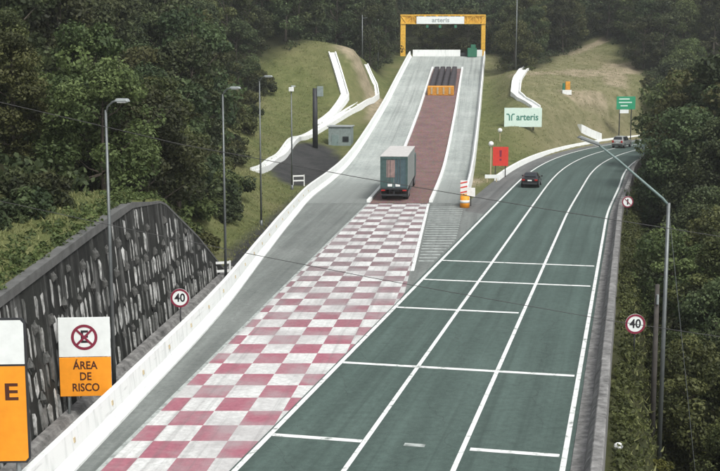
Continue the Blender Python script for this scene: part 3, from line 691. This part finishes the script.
MB().box((0,0,.25),(1.5,.6,.8)).build('block', M['stone_white'], b, bevel=.04); MB().box((.15,0,1.35),(.75,.35,1.35)).build('marker', M['cushion_orange'], b, bevel=.05); MB().box((-.5,.05,1.2),(.35,.3,1.1)).build('backing', M['net_green'], b)
# gore nose: crash cushion with chevron boards
b = thing('crash_cushion', (9.35,103.6,0), R(-6), 'orange and white crash cushion with reflective boards at the gore nose', 'crash cushion')
for i in range(3):
    c_ = MB().cyl((0,i*1.0-.9,-.05),(0,i*1.0-.9,1.0), .43, .40, 14).build('drum', M['sign_orange'] if i != 1 else M['gantry_orange'], b, True)
    MB().cyl((0,i*1.0-.9,.42),(0,i*1.0-.9,.66), .432, .425, 14).build('band', M['stone_white'], c_, True)
MB().prism([(-.42,1.1),(.2,1.1),(.2,2.3),(-.42,2.3)], .10, .14).build('board', M['sign_white'], b)
pb = MB().prism([(.18,.9),(.9,.9),(.9,1.7),(.18,1.7)], -.35, -.31).build('board', M['stone_white'], b)
for k in (-.1,.52): MB().cyl((k,.2,0),(k,.2,1.4), .04, .04, 6).build('post', M['dark_steel'], b)
for z_ in (1.25,1.7,2.1): MB().prism([(-.42,z_-.12),(.2,z_+.02),(.2,z_+.14),(-.42,z_)], .085, .097).build('chevron', M['sign_red'], b)

# ================================================================ gantry
g0 = ramp_z(242)
b = thing('overhead_gantry', (17.05,244.3,0), R(-6.6)*0, 'orange steel gantry with a white lettered panel over the top of the ramp', 'gantry')
def truss(x0, x1, z0, z1, d, name, n):
    for s_ in (0, 1): pass
    q = MB()
    if abs(z1-z0) > abs(x1-x0):
        for xx in (x0, x1):
            for yy in (0, d): q.box((xx, yy, (z0+z1)/2), (.22,.22,z1-z0))
        zs = np.linspace(z0, z1, n)
        for i, (a, c_) in enumerate(zip(zs[:-1], zs[1:])):
            q.cyl((x0 if i%2 else x1, 0, a),(x1 if i%2 else x0, 0, c_), .07, .07, 6); q.cyl((x0 if i%2 else x1, d, a),(x1 if i%2 else x0, d, c_), .07, .07, 6); q.box(((x0+x1)/2, 0, c_), (abs(x1-x0),.1,.1))
    else:
        for zz in (z0, z1):
            for yy in (0, d): q.box(((x0+x1)/2, yy, zz), (x1-x0,.22,.22))
        xs = np.linspace(x0, x1, n)
        for i, (a, c_) in enumerate(zip(xs[:-1], xs[1:])):
            for yy in (0, d): q.cyl((a, yy, z0 if i%2 else z1),(c_, yy, z1 if i%2 else z0), .08, .08, 6)
            q.box((c_, 0, (z0+z1)/2), (.12,.12,z1-z0))
    return q.build(name, M['gantry_orange'], b)
zl, zr_ = tz(8.8,244.3)-.5, tz(25.6,244.3)-.5
for xa, zb_, wd in ((-8.2, zl, 1.05), (8.35, zr_, .85)):
    lg_ = MB().box((xa, .45, (zb_+22.6)/2), (wd, .8, 22.6-zb_)).build('leg', M['gantry_orange'], b, bevel=.04)
    for z in np.arange(zb_+2, 20, 1.5): MB().box((xa, .03, z), (wd+.06, .06, .12)).build('stiffener', M['gantry_orange'], lg_)
tb = truss(-8.75,8.75, 20.85, 22.55, .9, 'beam', 15)
MB().box((-7.1,.45,21.7),(3.2,.3,1.66)).build('cladding', M['gantry_orange'], b); MB().box((6.5,.45,21.7),(4.2,.3,1.66)).build('cladding', M['gantry_orange'], b); MB().box((-.5,.55,21.7),(9.8,.2,1.5)).build('backing', M['dark_steel'], b)
p = MB().prism([(-5.45,20.75),(4.35,20.75),(4.35,22.25),(-5.45,22.25)], -.30, -.14).build('panel', M['sign_white'], b, bevel=.02)
text_mb('arteris', 1.25, -.5, 21.5, -.31, 3.6).build('lettering', M['grey_paint'], p)
for x in (-3.2, -.6, 2.6): MB().box((x,0,20.25),(.5,.4,.55)).build('signal_light', M['net_green'], b)
b = thing('green_net_box', (22.9,242.0,ramp_z(242)), 0, 'green netted box in the upper right corner of the ramp', 'box')
MB().box((0,0,.9),(1.9,1.3,1.8)).build('box_body', M['net_green'], b, bevel=.05); MB().box((.2,0,2.15),(1.0,.9,.7)).build('top_box', M['net_green'], b, bevel=.05)

# ================================================================ arrester cushion near the end of the bed
yb = 197.0
zq = ramp_z(yb); sl = math.atan2(ramp_z(yb+24)-zq, 24)
b = thing('impact_attenuator', (bed_x(yb)+BED_W/2-.05, yb, zq+.03), -math.atan(.1095), 'impact cushion with an orange front and four dark rows near the top of the ramp', 'crash cushion')
b.rotation_euler = (sl, 0, -math.atan(.1095))
fr = MB().box((0,.5,.75),(4.4,1.0,1.5)).build('front_block', M['cushion_orange'], b, bevel=.06)
for k in (-1.5,-.5,.5,1.5): MB().box((k,-.04,.8),(.28,.06,1.1)).build('front_rib', M['reflector_amber'], fr)
drum = MB().cyl((0,0,0),(0,0,1.25), .46, .44, 12).mesh('drum', M['bundle_dark'])
MBs = MB().box((0,10,.25),(4.3,18,.5)).build('sled', M['bundle_dark'], b)
for k in range(4):
    for j in range(22):
        o = bpy.data.objects.new('drum', drum); o.location = (-1.62+k*1.08, 1.7+j*1.0+(k%2)*.2, .05); link(o, b)

# ================================================================ shed, yard, odds and ends
z_ = tz(-2.7,155.2); b = thing('shed', (-2.7,155.2,z_-.6), R(-7), 'small flat-roofed grey shed between the white drain and the ramp barrier', 'shed')
H_ = 3.1
MB().box((0,1.3,H_/2),(3.0,2.6,H_)).build('wall', M['shed_grey'], b)
MB().box((0,1.3,H_+.06),(3.3,2.9,.14)).build('roof', M['grey_paint'], b, bevel=.02)
d_ = MB().box((-.6,-.02,1.05),(.9,.08,2.0)).build('door', M['teal_paint'], b); MB().box((.32,-.07,.0),(.05,.06,.14)).build('handle', M['dark_steel'], d_, loc=(-.6,0,1.05))
MB().box((.8,-.02,1.5),(.8,.06,.7)).build('window', M['glass_dark'], b)
for i, (x, y, lb_) in enumerate(((-6.4,121.5,'white metal railing beside the barrier at the dark yard'),(-8.25,67.9,'small white railing at the foot end of the retaining wall'))):
    z_ = tz(x,y); b = thing('guard_railing', (x,y,z_), R(20), lb_, 'railing')
    for k in (-.6,.6): MB().cyl((k,0,-.3),(k,0,1.15), .06, .06, 8).build('post', M['stone_white'], b)
    for h in (.55,1.05): MB().box((0,0,h),(1.3,.06,.14)).build('rail', M['stone_white'], b)
z_ = tz(10.55,37.6)
tag(ball(.16, 9, 6, .8).build('white_stone', M['stone_white'], None, loc=(8.62,37.6,tz(8.62,37.6)+.05)), 'small white stone lying in the grass at the foot of the right parapet', 'stone')

# ================================================================ vehicles
def wheel(parent, x, y, r, w):
    t = MB().cyl((-w/2,0,0),(w/2,0,0), r, r, 20).build('wheel', M['rubber'], parent, loc=(x,y,r), bevel=.02)
    s = 1 if x > 0 else -1
    MB().cyl((s*(w/2-.01),0,0),(s*(w/2+.012),0,0), r*.62, r*.55, 14).build('rim', M['rim_grey'], t)
    return t
def car(loc, rz, paint, st, label, suv=False):
    """st: stations (y, half width, floor z, belt z, roof half width, roof z)"""
    root = thing('passenger_car', loc, rz, label, 'car'); b = MB(); n = 12
    for y, hw_, z0, zb, rw_, zr in st:
        half = [(hw_*.86,z0),(hw_,z0+.14),(hw_*1.0,(z0+zb)/2+.05),(hw_*.965,zb),(rw_,zr-.05),(rw_*.80,zr)]
        b.v += [(x,y,z) for x, z in half]+[(-x,y,z) for x, z in reversed(half)]
    k = len(st)
    b.f = [(i*n+a, i*n+(a+1)%n, (i+1)*n+(a+1)%n, (i+1)*n+a) for i in range(k-1) for a in range(n)]+[tuple(range(n-1,-1,-1)), tuple(range(k*n-n,k*n))]
    o = b.build('body', M[paint], root, True, bevel=.025)
    def P(i, f):                          # point on the upper side: f 0 belt .. 1 roof
        y, hw_, z0, zb, rw_, zr = st[i]; return Vector((hw_*.965+(rw_-hw_*.965)*f, y, zb+(zr-.05-zb)*f))
    lo, hi, fr, wb = (2,3,5,6)
    def glass(name, pts, ofs):
        MB().add([Vector(p)+Vector(ofs) for p in pts], [(0,1,2,3)]).build(name, M['glass_dark'], root)
    a, c_ = st[lo], st[hi]; rd = Vector((0,-(c_[5]-a[5]),c_[0]-a[0])).normalized()*.03
    glass('rear_window', [(-a[4]*.92,a[0]+.06,a[5]+.06),(a[4]*.92,a[0]+.06,a[5]+.06),(c_[4]*.84,c_[0]-.06,c_[5]-.06),(-c_[4]*.84,c_[0]-.06,c_[5]-.06)], rd)
    a, c_ = st[fr], st[wb]; rd = Vector((0,(a[5]-c_[5]),c_[0]-a[0])).normalized()*.03
    glass('windscreen', [(-c_[4]*.92,c_[0]-.06,c_[5]+.05),(c_[4]*.92,c_[0]-.06,c_[5]+.05),(a[4]*.84,a[0]+.06,a[5]-.06),(-a[4]*.84,a[0]+.06,a[5]-.06)], rd)
    for s in (-1, 1):
        for i0, i1 in ((hi, hi+1), (hi+1, fr)):
            q = [P(i0,.10),P(i1,.10),P(i1,.90),P(i0,.90)]; q = [Vector((s*v.x,v.y,v.z)) for v in q]
            dd = (q[1]-q[0])*.05; q = [q[0]+dd,q[1]-dd,q[2]-dd,q[3]+dd]
            glass('side_window', q, (s*.02,0,.006))
    y0 = st[0][0]; hw0 = st[0][1]; zb = st[1][3]; bz = st[1][2]
    for s in (-1, 1):
        MB().box((s*(hw0-.16),y0-.005,zb-.14 if not suv else zb-.05),(.30,.07,.16 if not suv else .34)).build('tail_light', M['lamp_red'], root, bevel=.02)
        MB().box((s*(hw0-.14),st[-1][0]-.02,st[-1][3]-.04),(.28,.10,.13)).build('headlight', M['lamp_lens'], root, bevel=.02)
        MB().box((s*(st[4][1]+.09),st[fr][0]+.35,st[fr][3]+.07),(.20,.10,.13)).build('mirror', M[paint], root, bevel=.03)
        for yy in (st[0][0]+.85, st[-1][0]-.85): wheel(root, s*(st[3][1]-.09), yy, .33 if not suv else .37, .22)
    MB().box((0,y0-.03,zb-.18),(.42,.03,.13)).build('number_plate', M['stone_white'], root)
    MB().box((0,y0-.01,bz+.16),(hw0*1.86,.10,.2)).build('bumper', M['dark_steel'], root, bevel=.03)
    return root
sed = [(-2.12,.80,.42,.84,.70,.90),(-2.02,.87,.30,.96,.74,1.01),(-1.72,.89,.24,.97,.70,1.06),(-1.05,.90,.24,.96,.60,1.46),(-.15,.90,.24,.94,.61,1.50),(.45,.90,.24,.93,.58,1.46),(1.15,.89,.24,.92,.70,1.02),(1.85,.87,.26,.84,.70,.90),(2.12,.80,.36,.70,.62,.76)]
suv = [(-2.25,.84,.50,.98,.74,1.05),(-2.18,.90,.38,1.05,.76,1.12),(-2.10,.92,.34,1.06,.74,1.22),(-1.75,.93,.34,1.06,.66,1.76),(-.3,.93,.34,1.05,.68,1.80),(.55,.93,.34,1.04,.64,1.74),(1.2,.92,.34,1.03,.74,1.18),(2.0,.90,.36,.98,.72,1.06),(2.3,.84,.46,.80,.66,.90)]
s_ = 86.0; x_, y_ = hw(s_+2.1, -1.55)
car((x_,y_,.004), -hw_head(s_), 'car_black', sed, 'black car driving away in the left lane of the highway')
s_ = 149.5; x_, y_ = hw(s_, .35)
car((x_,y_,.004), -hw_head(s_), 'car_silver', suv, 'silver car far off at the bend of the highway', True)
# semi-trailer truck entering the arrester bed
tr = thing('semi_truck', (3.12,107.2,.035), -math.atan(.095), 'box trailer truck seen from behind standing on the arrester bed', 'truck')
TW, TH_, TL = 2.5, 4.1, 13.2
MB().box((0,TL/2,(TH_+1.15)/2),(TW,TL,TH_-1.15)).build('box_body', M['truck_grey'], tr)
MB().box((0,TL/2,TH_+.04),(TW+.06,TL+.06,.08)).build('roof', M['truck_roof'], tr, bevel=.02)
for k in (-1,1):
    MB().box((k*(TW/2-.08),-.03,(TH_+1.1)/2),(.18,.08,TH_-1.1)).build('corner_post', M['truck_teal'], tr)
    dr = MB().box((k*.57,-.025,2.62),(1.06,.05,2.75)).build('rear_door', M['truck_blue' if k > 0 else 'truck_teal'], tr)
    for q in (-.12,.12): MB().cyl((k*.45+q,-.075,1.35),(k*.45+q,-.075,3.95), .022, .022, 6).build('lock_bar', M['galvanised_steel'], dr)
    MB().box((k*.36,-.09,1.48),(.42,.02,.24)).build('plate', M['stone_white'], dr)
    MB().box((k*.98,-.06,1.02),(.36,.06,.14)).build('tail_light', M['lamp_red'], tr)
    MB().box((k*.95,1.2,.62),(.6,.04,.7)).build('mud_flap', M['rubber'], tr)
    MB().box((k*(TW/2+.02),TL*.5,.82),(.05,4.6,.5)).build('side_guard', M['galvanised_steel'], tr)
    for yy in (1.9,3.15,4.4,TL+.4,TL+1.7,TL+3.9):
        wheel(tr, k*1.0, yy, .50, .46 if yy < TL+3 else .30)
MB().box((-.30,-.056,3.0),(.78,.012,1.6)).build('door_print', M['door_print'], tr)
MB().box((0,-.04,TH_-.12),(TW-.1,.10,.18)).build('header_beam', M['truck_teal'], tr); MB().box((0,-.04,1.16),(TW-.1,.12,.16)).build('sill_beam', M['dark_steel'], tr)
MB().box((0,-.02,.58),(2.3,.12,.14)).build('rear_bumper', M['dark_steel'], tr); MB().box((0,.2,.85),(.14,.14,.5)).build('bumper_strut', M['dark_steel'], tr)
MB().box((0,TL*.55,.98),(1.0,TL*1.05,.26)).build('chassis', M['dark_steel'], tr)
cb = MB().box((0,TL+2.9,2.0),(2.45,2.1,2.5)).build('cab', M['truck_teal'], tr, bevel=.12)
MB().box((0,TL+3.96,2.35),(2.1,.06,.9)).build('windscreen', M['glass_dark'], cb); MB().box((0,TL+2.6,3.45),(2.2,1.4,.5),0,.85).build('roof_fairing', M['truck_teal'], cb, bevel=.08)
MB().cyl((.9,TL+1.6,1.2),(.9,TL+1.6,3.6), .07, .07, 8).build('exhaust', M['galvanised_steel'], tr)

# ================================================================ vegetation
R_ = np.random.RandomState(11)
def leaf_mesh(name, centers, radii, per, size, mat, tone, flat=.0, seed=0, updir=.35):
    """many small folded leaf sprays round clump centres"""
    r = np.random.RandomState(seed); V = []; F = []; Cc = []
    n = sum(per); pos = np.zeros((n,3)); tn = np.zeros(n); out = np.zeros((n,3)); a = 0
    for c, rad, k, t in zip(centers, radii, per, tone):
        d = r.normal(size=(k,3)); d /= np.linalg.norm(d, axis=1)[:,None]; q = d*np.array(rad)*(r.uniform(.35,1.0,(k,1))**.5)
        pos[a:a+k] = np.array(c)+q; out[a:a+k] = d; tn[a:a+k] = np.clip(t + r.normal(size=k)*.16, 0, 1); a += k
    nrm = out*.6 + r.normal(size=(n,3))*.55 + np.array([0,0,updir]); nrm /= np.linalg.norm(nrm,axis=1)[:,None]
    a1 = np.cross(nrm, r.normal(size=(n,3))); a1 /= np.linalg.norm(a1,axis=1)[:,None]; a2 = np.cross(nrm, a1)
    sz = size*r.uniform(.6,1.4,(n,1)); as_ = r.uniform(.42,.75,(n,1))
    # a pointed six-corner spray, drooping a little at its tip
    P = [pos-a1*sz, pos-a1*sz*.25+a2*sz*as_, pos+a1*sz*.45+a2*sz*as_*.7-nrm*sz*.06, pos+a1*sz-nrm*sz*.22, pos+a1*sz*.4-a2*sz*as_*.75-nrm*sz*.06, pos-a1*sz*.3-a2*sz*as_]
    V = np.stack(P,1).reshape(-1,3)
    me = bpy.data.meshes.new(name); i = np.arange(n)*6
    me.vertices.add(len(V)); me.vertices.foreach_set('co', V.astype(np.float32).ravel())
    me.loops.add(n*6); me.loops.foreach_set('vertex_index', np.arange(n*6, dtype=np.int32)); me.polygons.add(n); me.polygons.foreach_set('loop_start', (i).astype(np.int32)); me.polygons.foreach_set('loop_total', np.full(n,6,np.int32))
    me.update(calc_edges=True); me.validate()
    col = np.repeat(np.stack([tn,tn,tn,np.ones(n)],1), 6, 0)
    at = me.color_attributes.new('tone','FLOAT_COLOR','POINT'); at.data.foreach_set('color', col.astype(np.float32).ravel())
    me.materials.append(M[mat]); return me
def tree_proto(seed, h, crown_r, crown_h, base, clumps, leaves, size, mat, shape='round'):
    r = np.random.RandomState(seed); cen = []; rad = []; per = []; tone = []; limbs = []
    for i in range(clumps):
        f = r.uniform(0,1)**.8; az = r.uniform(0,2*math.pi)
        if shape == 'round': env = math.sqrt(max(0, 1-(2*f-.85)**2/1.35))
        elif shape == 'tall': env = .35+.65*math.sin(math.pi*min(1,f*1.05))
        else: env = 1.05-f*.85
        rr = crown_r*env*r.uniform(.35,1.0)**.6
        c = (rr*math.cos(az), rr*math.sin(az), base+crown_h*f); cr = crown_r*r.uniform(.20,.40)
        cen.append(c); rad.append((cr,cr,cr*r.uniform(.55,.8))); per.append(max(6,int(leaves/clumps*r.uniform(.5,1.5)))); tone.append(r.uniform(.08,.85)); limbs.append(c)
    me = leaf_mesh('crown', cen, rad, per, size, mat, tone, seed=seed)
    t = MB(); lean = r.normal(size=2)*.03*h; top = base+crown_h*.75; pts = []; rads = []
    for k in range(6):
        f = k/5; pts.append((lean[0]*f+math.sin(f*4+seed)*.05*h*.25, lean[1]*f, -.4+(top+.4)*f)); rads.append(h*.017*(1-f*.8)+.02)
    t.tube(pts, rads, 7)
    for c in limbs[::max(1,len(limbs)//12)]:
        f = min(.92, max(.35, (c[2]-crown_h*.2)/top)); k = f*5; i0 = min(4,int(k)); a = Vector(pts[i0]).lerp(Vector(pts[i0+1]), k-i0)
        m_ = a.lerp(Vector(c), .5)+Vector((0,0,-.03*h)); t.tube([a, m_, Vector(c)], [h*.006+.015, h*.004+.01, .012], 5)
    return t.mesh('trunk', M['bark'], True), me
NEAR = [tree_proto(21, 9, 3.1, 7.2, 1.3, 60, 15000, .105, 'olive_leaves'), tree_proto(22, 9, 3.3, 7.2, 1.2, 58, 15000, .105, 'dark_leaves'), tree_proto(23, 10, 2.8, 8.2, 1.3, 58, 14000, .10, 'olive_leaves', 'tall')]
MID = [tree_proto(31, 11, 3.6, 9.2, 1.2, 54, 8000, .155, 'dark_leaves'), tree_proto(32, 12, 3.2, 10.4, 1.2, 54, 8000, .15, 'dark_leaves', 'tall'), tree_proto(33, 10, 3.9, 8.2, 1.0, 52, 8000, .155, 'olive_leaves'),
       tree_proto(34, 13, 3.2, 11.4, 1.2, 54, 7600, .15, 'dark_leaves', 'cone'), tree_proto(35, 11, 3.6, 9.0, 1.4, 40, 7000, .155, 'olive_leaves'), tree_proto(36, 12, 3.8, 10.2, 1.2, 54, 8000, .155, 'dark_leaves')]
def plant_tree(kind, proto, x, y, s, label, group, sz=1.0):
    root = thing(kind, (x,y,tz(x,y)-.1), R_.uniform(0,6.28), label, 'tree', group); root.scale = (s,s,s*sz)
    for nm, me in zip(('trunk','crown'), proto): link(bpy.data.objects.new(nm, me), root)
    return root
# the wood: jittered grid, each tree its own object; the farthest ranks become one mass
placed = []
def scatter(x0, x1, y0, y1, step, test, seed):
    r = np.random.RandomState(seed); out = []
    for y in np.arange(y0, y1, step*.88):
        for x in np.arange(x0, x1, step):
            px, py = x+r.uniform(-.42,.42)*step, y+r.uniform(-.42,.42)*step
            if abs(px) > .36*py+6: continue
            if test(px, py) and wooded(np.array([px]), np.array([py]))[0]: out.append((px,py))
    return out
def sub_label(x, y, side):
    if side == 'left':
        if y < 74: return ('dark leafy tree in the wood directly above the retaining wall', 'trees above the retaining wall')
        if y < 125: return ('leafy tree of the left wood behind the second and third street lamps', 'trees of the left wood behind the lamps')
        return ('leafy tree of the left wood beside the grassy mound and dark yard', 'trees of the left wood beside the mound')
    if side == 'back':
        if x < 6: return ('dark forest tree on the slope behind the mound, left of the gantry', 'forest trees left of the gantry')
        if x < 28: return ('dark forest tree seen behind and through the orange gantry', 'forest trees behind the gantry')
        return ('dark forest tree above the grass hill, right of the gantry', 'forest trees above the grass hill')
    if side == 'hill': return ('forest tree on the slope right of the grass hill and green sign', 'forest trees right of the grass hill')
    if y < 72: return ('leafy tree below the parapet beside the grey street lamp at right', 'near trees beyond the right parapet')
    if y < 125: return ('tall leafy tree beyond the right parapet, behind the grey street lamp', 'middle trees beyond the right parapet')
    return ('leafy tree at the far right beside the bend of the highway', 'trees beside the bend')
L_ = [(x,y) for x,y in scatter(-48,-10,36,192,5.6, lambda x,y: x < -10 and x > -.30*y-20 and x > -46, 1)]
B_ = scatter(-46,52,196,258,6.6, lambda x,y: True, 2)
H_ = scatter(52,92,196,258,7.2, lambda x,y: x-.36*y < 4, 4)
for x, y in L_: plant_tree('forest_tree', NEAR[R_.randint(3)] if y < 78 else MID[R_.randint(6)], x, y, R_.uniform(.72,1.12), *sub_label(x,y,'left'), sz=R_.uniform(.9,1.15))
for x, y in B_: plant_tree('forest_tree', MID[R_.randint(6)], x, y, R_.uniform(.8,1.2), *sub_label(x,y,'back'), sz=R_.uniform(.9,1.2))
for x, y in H_: plant_tree('forest_tree', MID[R_.randint(6)], x, y, R_.uniform(.8,1.15), *sub_label(x,y,'hill'), sz=R_.uniform(.9,1.15))
RT = [(x,y) for x,y in scatter(12,70,44,196,5.8, lambda x,y: x < .335*y+3 or y < 60, 5)] + [(15.2,45.5),(14.6,49.5),(16.8,47.5),(15.6,54.5),(18.6,58.0),(17.6,53.0),(15.4,42.0),(20.3,64.5),(19.2,70.5),(22.4,76.0)]
for x, y in RT:
    p = NEAR[R_.randint(3)] if y < 105 else MID[[0,2,4,5,2][R_.randint(5)]]
    k = float(np.interp(y, [45,65,100,140,190], [.60,.85,1.2,1.15,1.0]))*R_.uniform(.82,1.15)
    plant_tree('slope_tree', p, x, y, k, *sub_label(x,y,'right'))
print('TREES', len(L_), len(B_), len(H_), len(RT))
# undergrowth on the forest floor, one mass
r = np.random.RandomState(29); cen = []; rad = []; per = []; tone = []
for x0, x1, y0, y1, n_ in ((-40,-8,34,195,1100),(-40,52,196,262,900),(50,85,196,262,300),(12,60,40,200,700)):
    X = r.uniform(x0,x1,n_*2); Y = r.uniform(y0,y1,n_*2); ok = wooded(X,Y) & (np.abs(X) < .34*Y+4); X = X[ok][:n_]; Y = Y[ok][:n_]; Z = terrain(X,Y)
    for a_, b_, c_ in zip(X,Y,Z):
        q = r.uniform(.6,1.5); cen.append((a_,b_,c_+q*.35)); rad.append((q,q,q*.7)); per.append(38); tone.append(r.uniform(.05,.75))
tag(link(bpy.data.objects.new('undergrowth', leaf_mesh('undergrowth', cen, rad, per, .17, 'dark_leaves', tone, seed=6))), 'tangled dark undergrowth covering the forest floor', 'undergrowth', kind='stuff')
# far wood as one mass
r = np.random.RandomState(9); cen = []; rad = []; per = []; tone = []
for px, py in scatter(-80,130,262,340,7.0, lambda x,y: True, 8):
    z = tz(px,py); hgt = r.uniform(8,13)
    for k in range(7):
        cen.append((px+r.normal()*1.8, py+r.normal()*1.8, z+hgt*r.uniform(.3,1))); rad.append((2.0,2.0,1.5)); per.append(80); tone.append(r.uniform(.05,.8))
tag(link(bpy.data.objects.new('distant_forest', leaf_mesh('distant_forest', cen, rad, per, .34, 'dark_leaves', tone, seed=5))), 'mass of dark far forest closing the top of the picture', 'forest', kind='stuff')
# low weeds along the foot of the parapet
r = np.random.RandomState(31); cen = []; rad = []; per = []; tone = []
for i in range(900):
    s_ = r.uniform(-4, 110); t_ = lane_t(3,s_)-2*LANE + 8.15 + abs(r.normal())*1.1; x, y = hw(s_, t_); q = r.uniform(.14,.42); cen.append((x,y,tz(x,y)+q*.4)); rad.append((q,q,q*.8)); per.append(34); tone.append(r.uniform(.1,.9))
tag(link(bpy.data.objects.new('weeds', leaf_mesh('weeds', cen, rad, per, .075, 'weed_leaves', tone, seed=7))), 'low green weeds growing along the outer foot of the right parapet', 'weeds', kind='stuff')
r = np.random.RandomState(37); cen = []; rad = []; per = []; tone = []
for i in range(420):
    y = r.uniform(29, 71); x = wall_x(y)-.75-abs(r.normal())*.9; q = r.uniform(.12,.34); cen.append((x,y,tz(x,y)+q*.3)); rad.append((q,q,q*.8)); per.append(30); tone.append(r.uniform(.05,.8))
tag(link(bpy.data.objects.new('wall_top_weeds', leaf_mesh('wall_top_weeds', cen, rad, per, .07, 'weed_leaves', tone, seed=12))), 'dark weeds growing along the top edge of the retaining wall', 'weeds', kind='stuff')
# shrubs
def shrub_proto(seed, rx, rz, clumps, leaves, size, mat):
    r = np.random.RandomState(seed); cen = []; rad = []; per = []; tone = []
    for i in range(clumps):
        az = r.uniform(0,6.28); rr = rx*r.uniform(0,1)**.6; z = rz*r.uniform(.15,1)*(1.1-.5*rr/rx); cen.append((rr*math.cos(az), rr*math.sin(az), z)); q = rx*r.uniform(.22,.4); rad.append((q,q,q*.8)); per.append(leaves//clumps); tone.append(r.uniform(.05,.9))
    st = MB()
    for c in cen[::3]: st.tube([(0,0,-.2),(c[0]*.4,c[1]*.4,c[2]*.5),c], [.03,.022,.01], 5)
    return st.mesh('stem', M['bark']), leaf_mesh('foliage', cen, rad, per, size, mat, tone, seed=seed)
SH = {'bright': [shrub_proto(41,1.0,1.1,16,2600,.085,'bright_leaves'), shrub_proto(42,1.2,.9,16,2600,.085,'bright_leaves')], 'olive': [shrub_proto(43,1.3,1.3,18,2600,.10,'olive_leaves')], 'dark': [shrub_proto(44,1.5,1.2,18,2200,.11,'dark_leaves')]}
def shrub(kind, x, y, s, label, group):
    ps = SH[kind]; p = ps[R_.randint(len(ps))]; root = thing('shrub', (x,y,tz(x,y)-.1), R_.uniform(0,6.28), label, 'shrub', group); root.scale = (s,s,s*R_.uniform(.8,1.15))
    for nm, me in zip(('stem','foliage'), p): link(bpy.data.objects.new(nm, me), root)
for i in range(90):                                        # right bank, lighter close to the parapet
    s = R_.uniform(0, 52); t = 9.0 + R_.uniform(.2, 4.2); x, y = hw(s, t)
    br = R_.rand() < (.75 if s < 14 else .35)
    if abs(x-12.5) < .9 and 43 < y < 52.3: continue
    shrub('bright' if br else 'olive', x, y, R_.uniform(.45,.8) if t < 10.5 else R_.uniform(.7,1.15), 'light green shrub on the bank below the right parapet' if br else 'dull green shrub on the bank below the right parapet', 'shrubs on the right bank')
for i in range(40):
    s = R_.uniform(50, 140); t = 9.4 + .12*max(0,s-62)*.12 + R_.uniform(.2, 4.5); x, y = hw(s, t)
    shrub('olive' if R_.rand() < .6 else 'dark', x, y, R_.uniform(.7,1.5), 'dull shrub farther along the bank beyond the right parapet', 'far shrubs on the right bank')
for i in range(13):
    y = 36+i*1.5; x = wall_x(y)-3.9-R_.uniform(0,1.6); shrub('dark', x, y, R_.uniform(.65,.95), 'dark low shrub in the hedge on the grass above the retaining wall', 'hedge above the retaining wall')
for i in range(34):
    y = R_.uniform(70,190); ed = float(np.interp(y,[66,84,100,115,140,165,186],[-10.8,-11,-12.2,-14,-15.5,-16,-15])); shrub('olive' if R_.rand()<.6 else 'dark', ed+R_.uniform(-1.5,1.0), y, R_.uniform(.8,1.6), 'bushy shrub at the foot of the left wood on the grass bank', 'shrubs at the edge of the left wood')
for x, y in ((30.5,213),(52,212),(51,206),(49,200)): shrub('olive', x, y, R_.uniform(.7,1.3), 'scattered shrub on the grass hill right of the ramp', 'shrubs on the right hill')
# grass blades on the banks
def grass():
    r = np.random.RandomState(17); X = np.concatenate([r.uniform(-20,-5,9000), r.uniform(-19,-9.5,5000), r.uniform(12,52,12000), r.uniform(6,16,2600)]); Y = np.concatenate([r.uniform(70,200,9000), r.uniform(30,72,5000), r.uniform(110,250,12000), r.uniform(28,70,2600)])
    S, T = hw_st(X, Y); lx = np.interp(Y,*_LB); rx = np.interp(Y,*_RB)
    ok = ~wooded(X,Y) & ((T < -LANE-3.2) | (T > 8.4)) & ((X < lx-1.6) | (X > rx+1.0)) & ~((X > wall_x(0)+.0795*Y-1.9) & (Y < 73) & (T < 8)) & (np.hypot((X+6.3-(Y-138)*.05)*1.05,(Y-138)*.24) > 4.4)
    X, Y = X[ok], Y[ok]; Z = terrain(X, Y); n = len(X); V = []; tn = []
    B = 4; X = np.repeat(X,B)+r.normal(size=n*B)*.22; Y = np.repeat(Y,B)+r.normal(size=n*B)*.22; Z = np.repeat(Z,B)-.05
    h = r.uniform(.10,.27,n*B); a = r.uniform(0,6.28,n*B); w = r.uniform(.025,.06,n*B); lx_ = r.normal(size=n*B)*.14; ly_ = r.normal(size=n*B)*.14
    V = np.stack([np.stack([X-w*np.cos(a),Y-w*np.sin(a),Z],1), np.stack([X+w*np.cos(a),Y+w*np.sin(a),Z],1), np.stack([X+lx_,Y+ly_,Z+h],1)],1).reshape(-1,3)
    m = len(X); me = bpy.data.meshes.new('grass'); me.from_pydata(V.tolist(), [], np.arange(m*3).reshape(-1,3).tolist())
    t = np.repeat(np.clip(r.normal(.5,.25,m),0,1),3); at = me.color_attributes.new('tone','FLOAT_COLOR','POINT'); at.data.foreach_set('color', np.stack([t,t,t,np.ones_like(t)],1).astype(np.float32).ravel())
    me.materials.append(M['grass_blades']); tag(link(bpy.data.objects.new('grass', me)), 'olive and dry yellow grass on the banks and hills', 'grass', kind='stuff')
grass()

# ================================================================ thin damp air
hz = NT('haze_air'); hz.t.nodes.remove(hz.b); pv = hz.n('VolumePrincipled'); pv.inputs['Color'].default_value = (.86,.90,.90,1); pv.inputs['Density'].default_value = .0003; pv.inputs['Anisotropy'].default_value = .2
hz.l(pv.outputs[0], hz.t.nodes['Material Output'].inputs['Volume'])
tag(MB().box((25,145,41),(420,460,112)).build('haze', hz.m), 'thin pale damp air filling the valley', 'haze', kind='stuff')
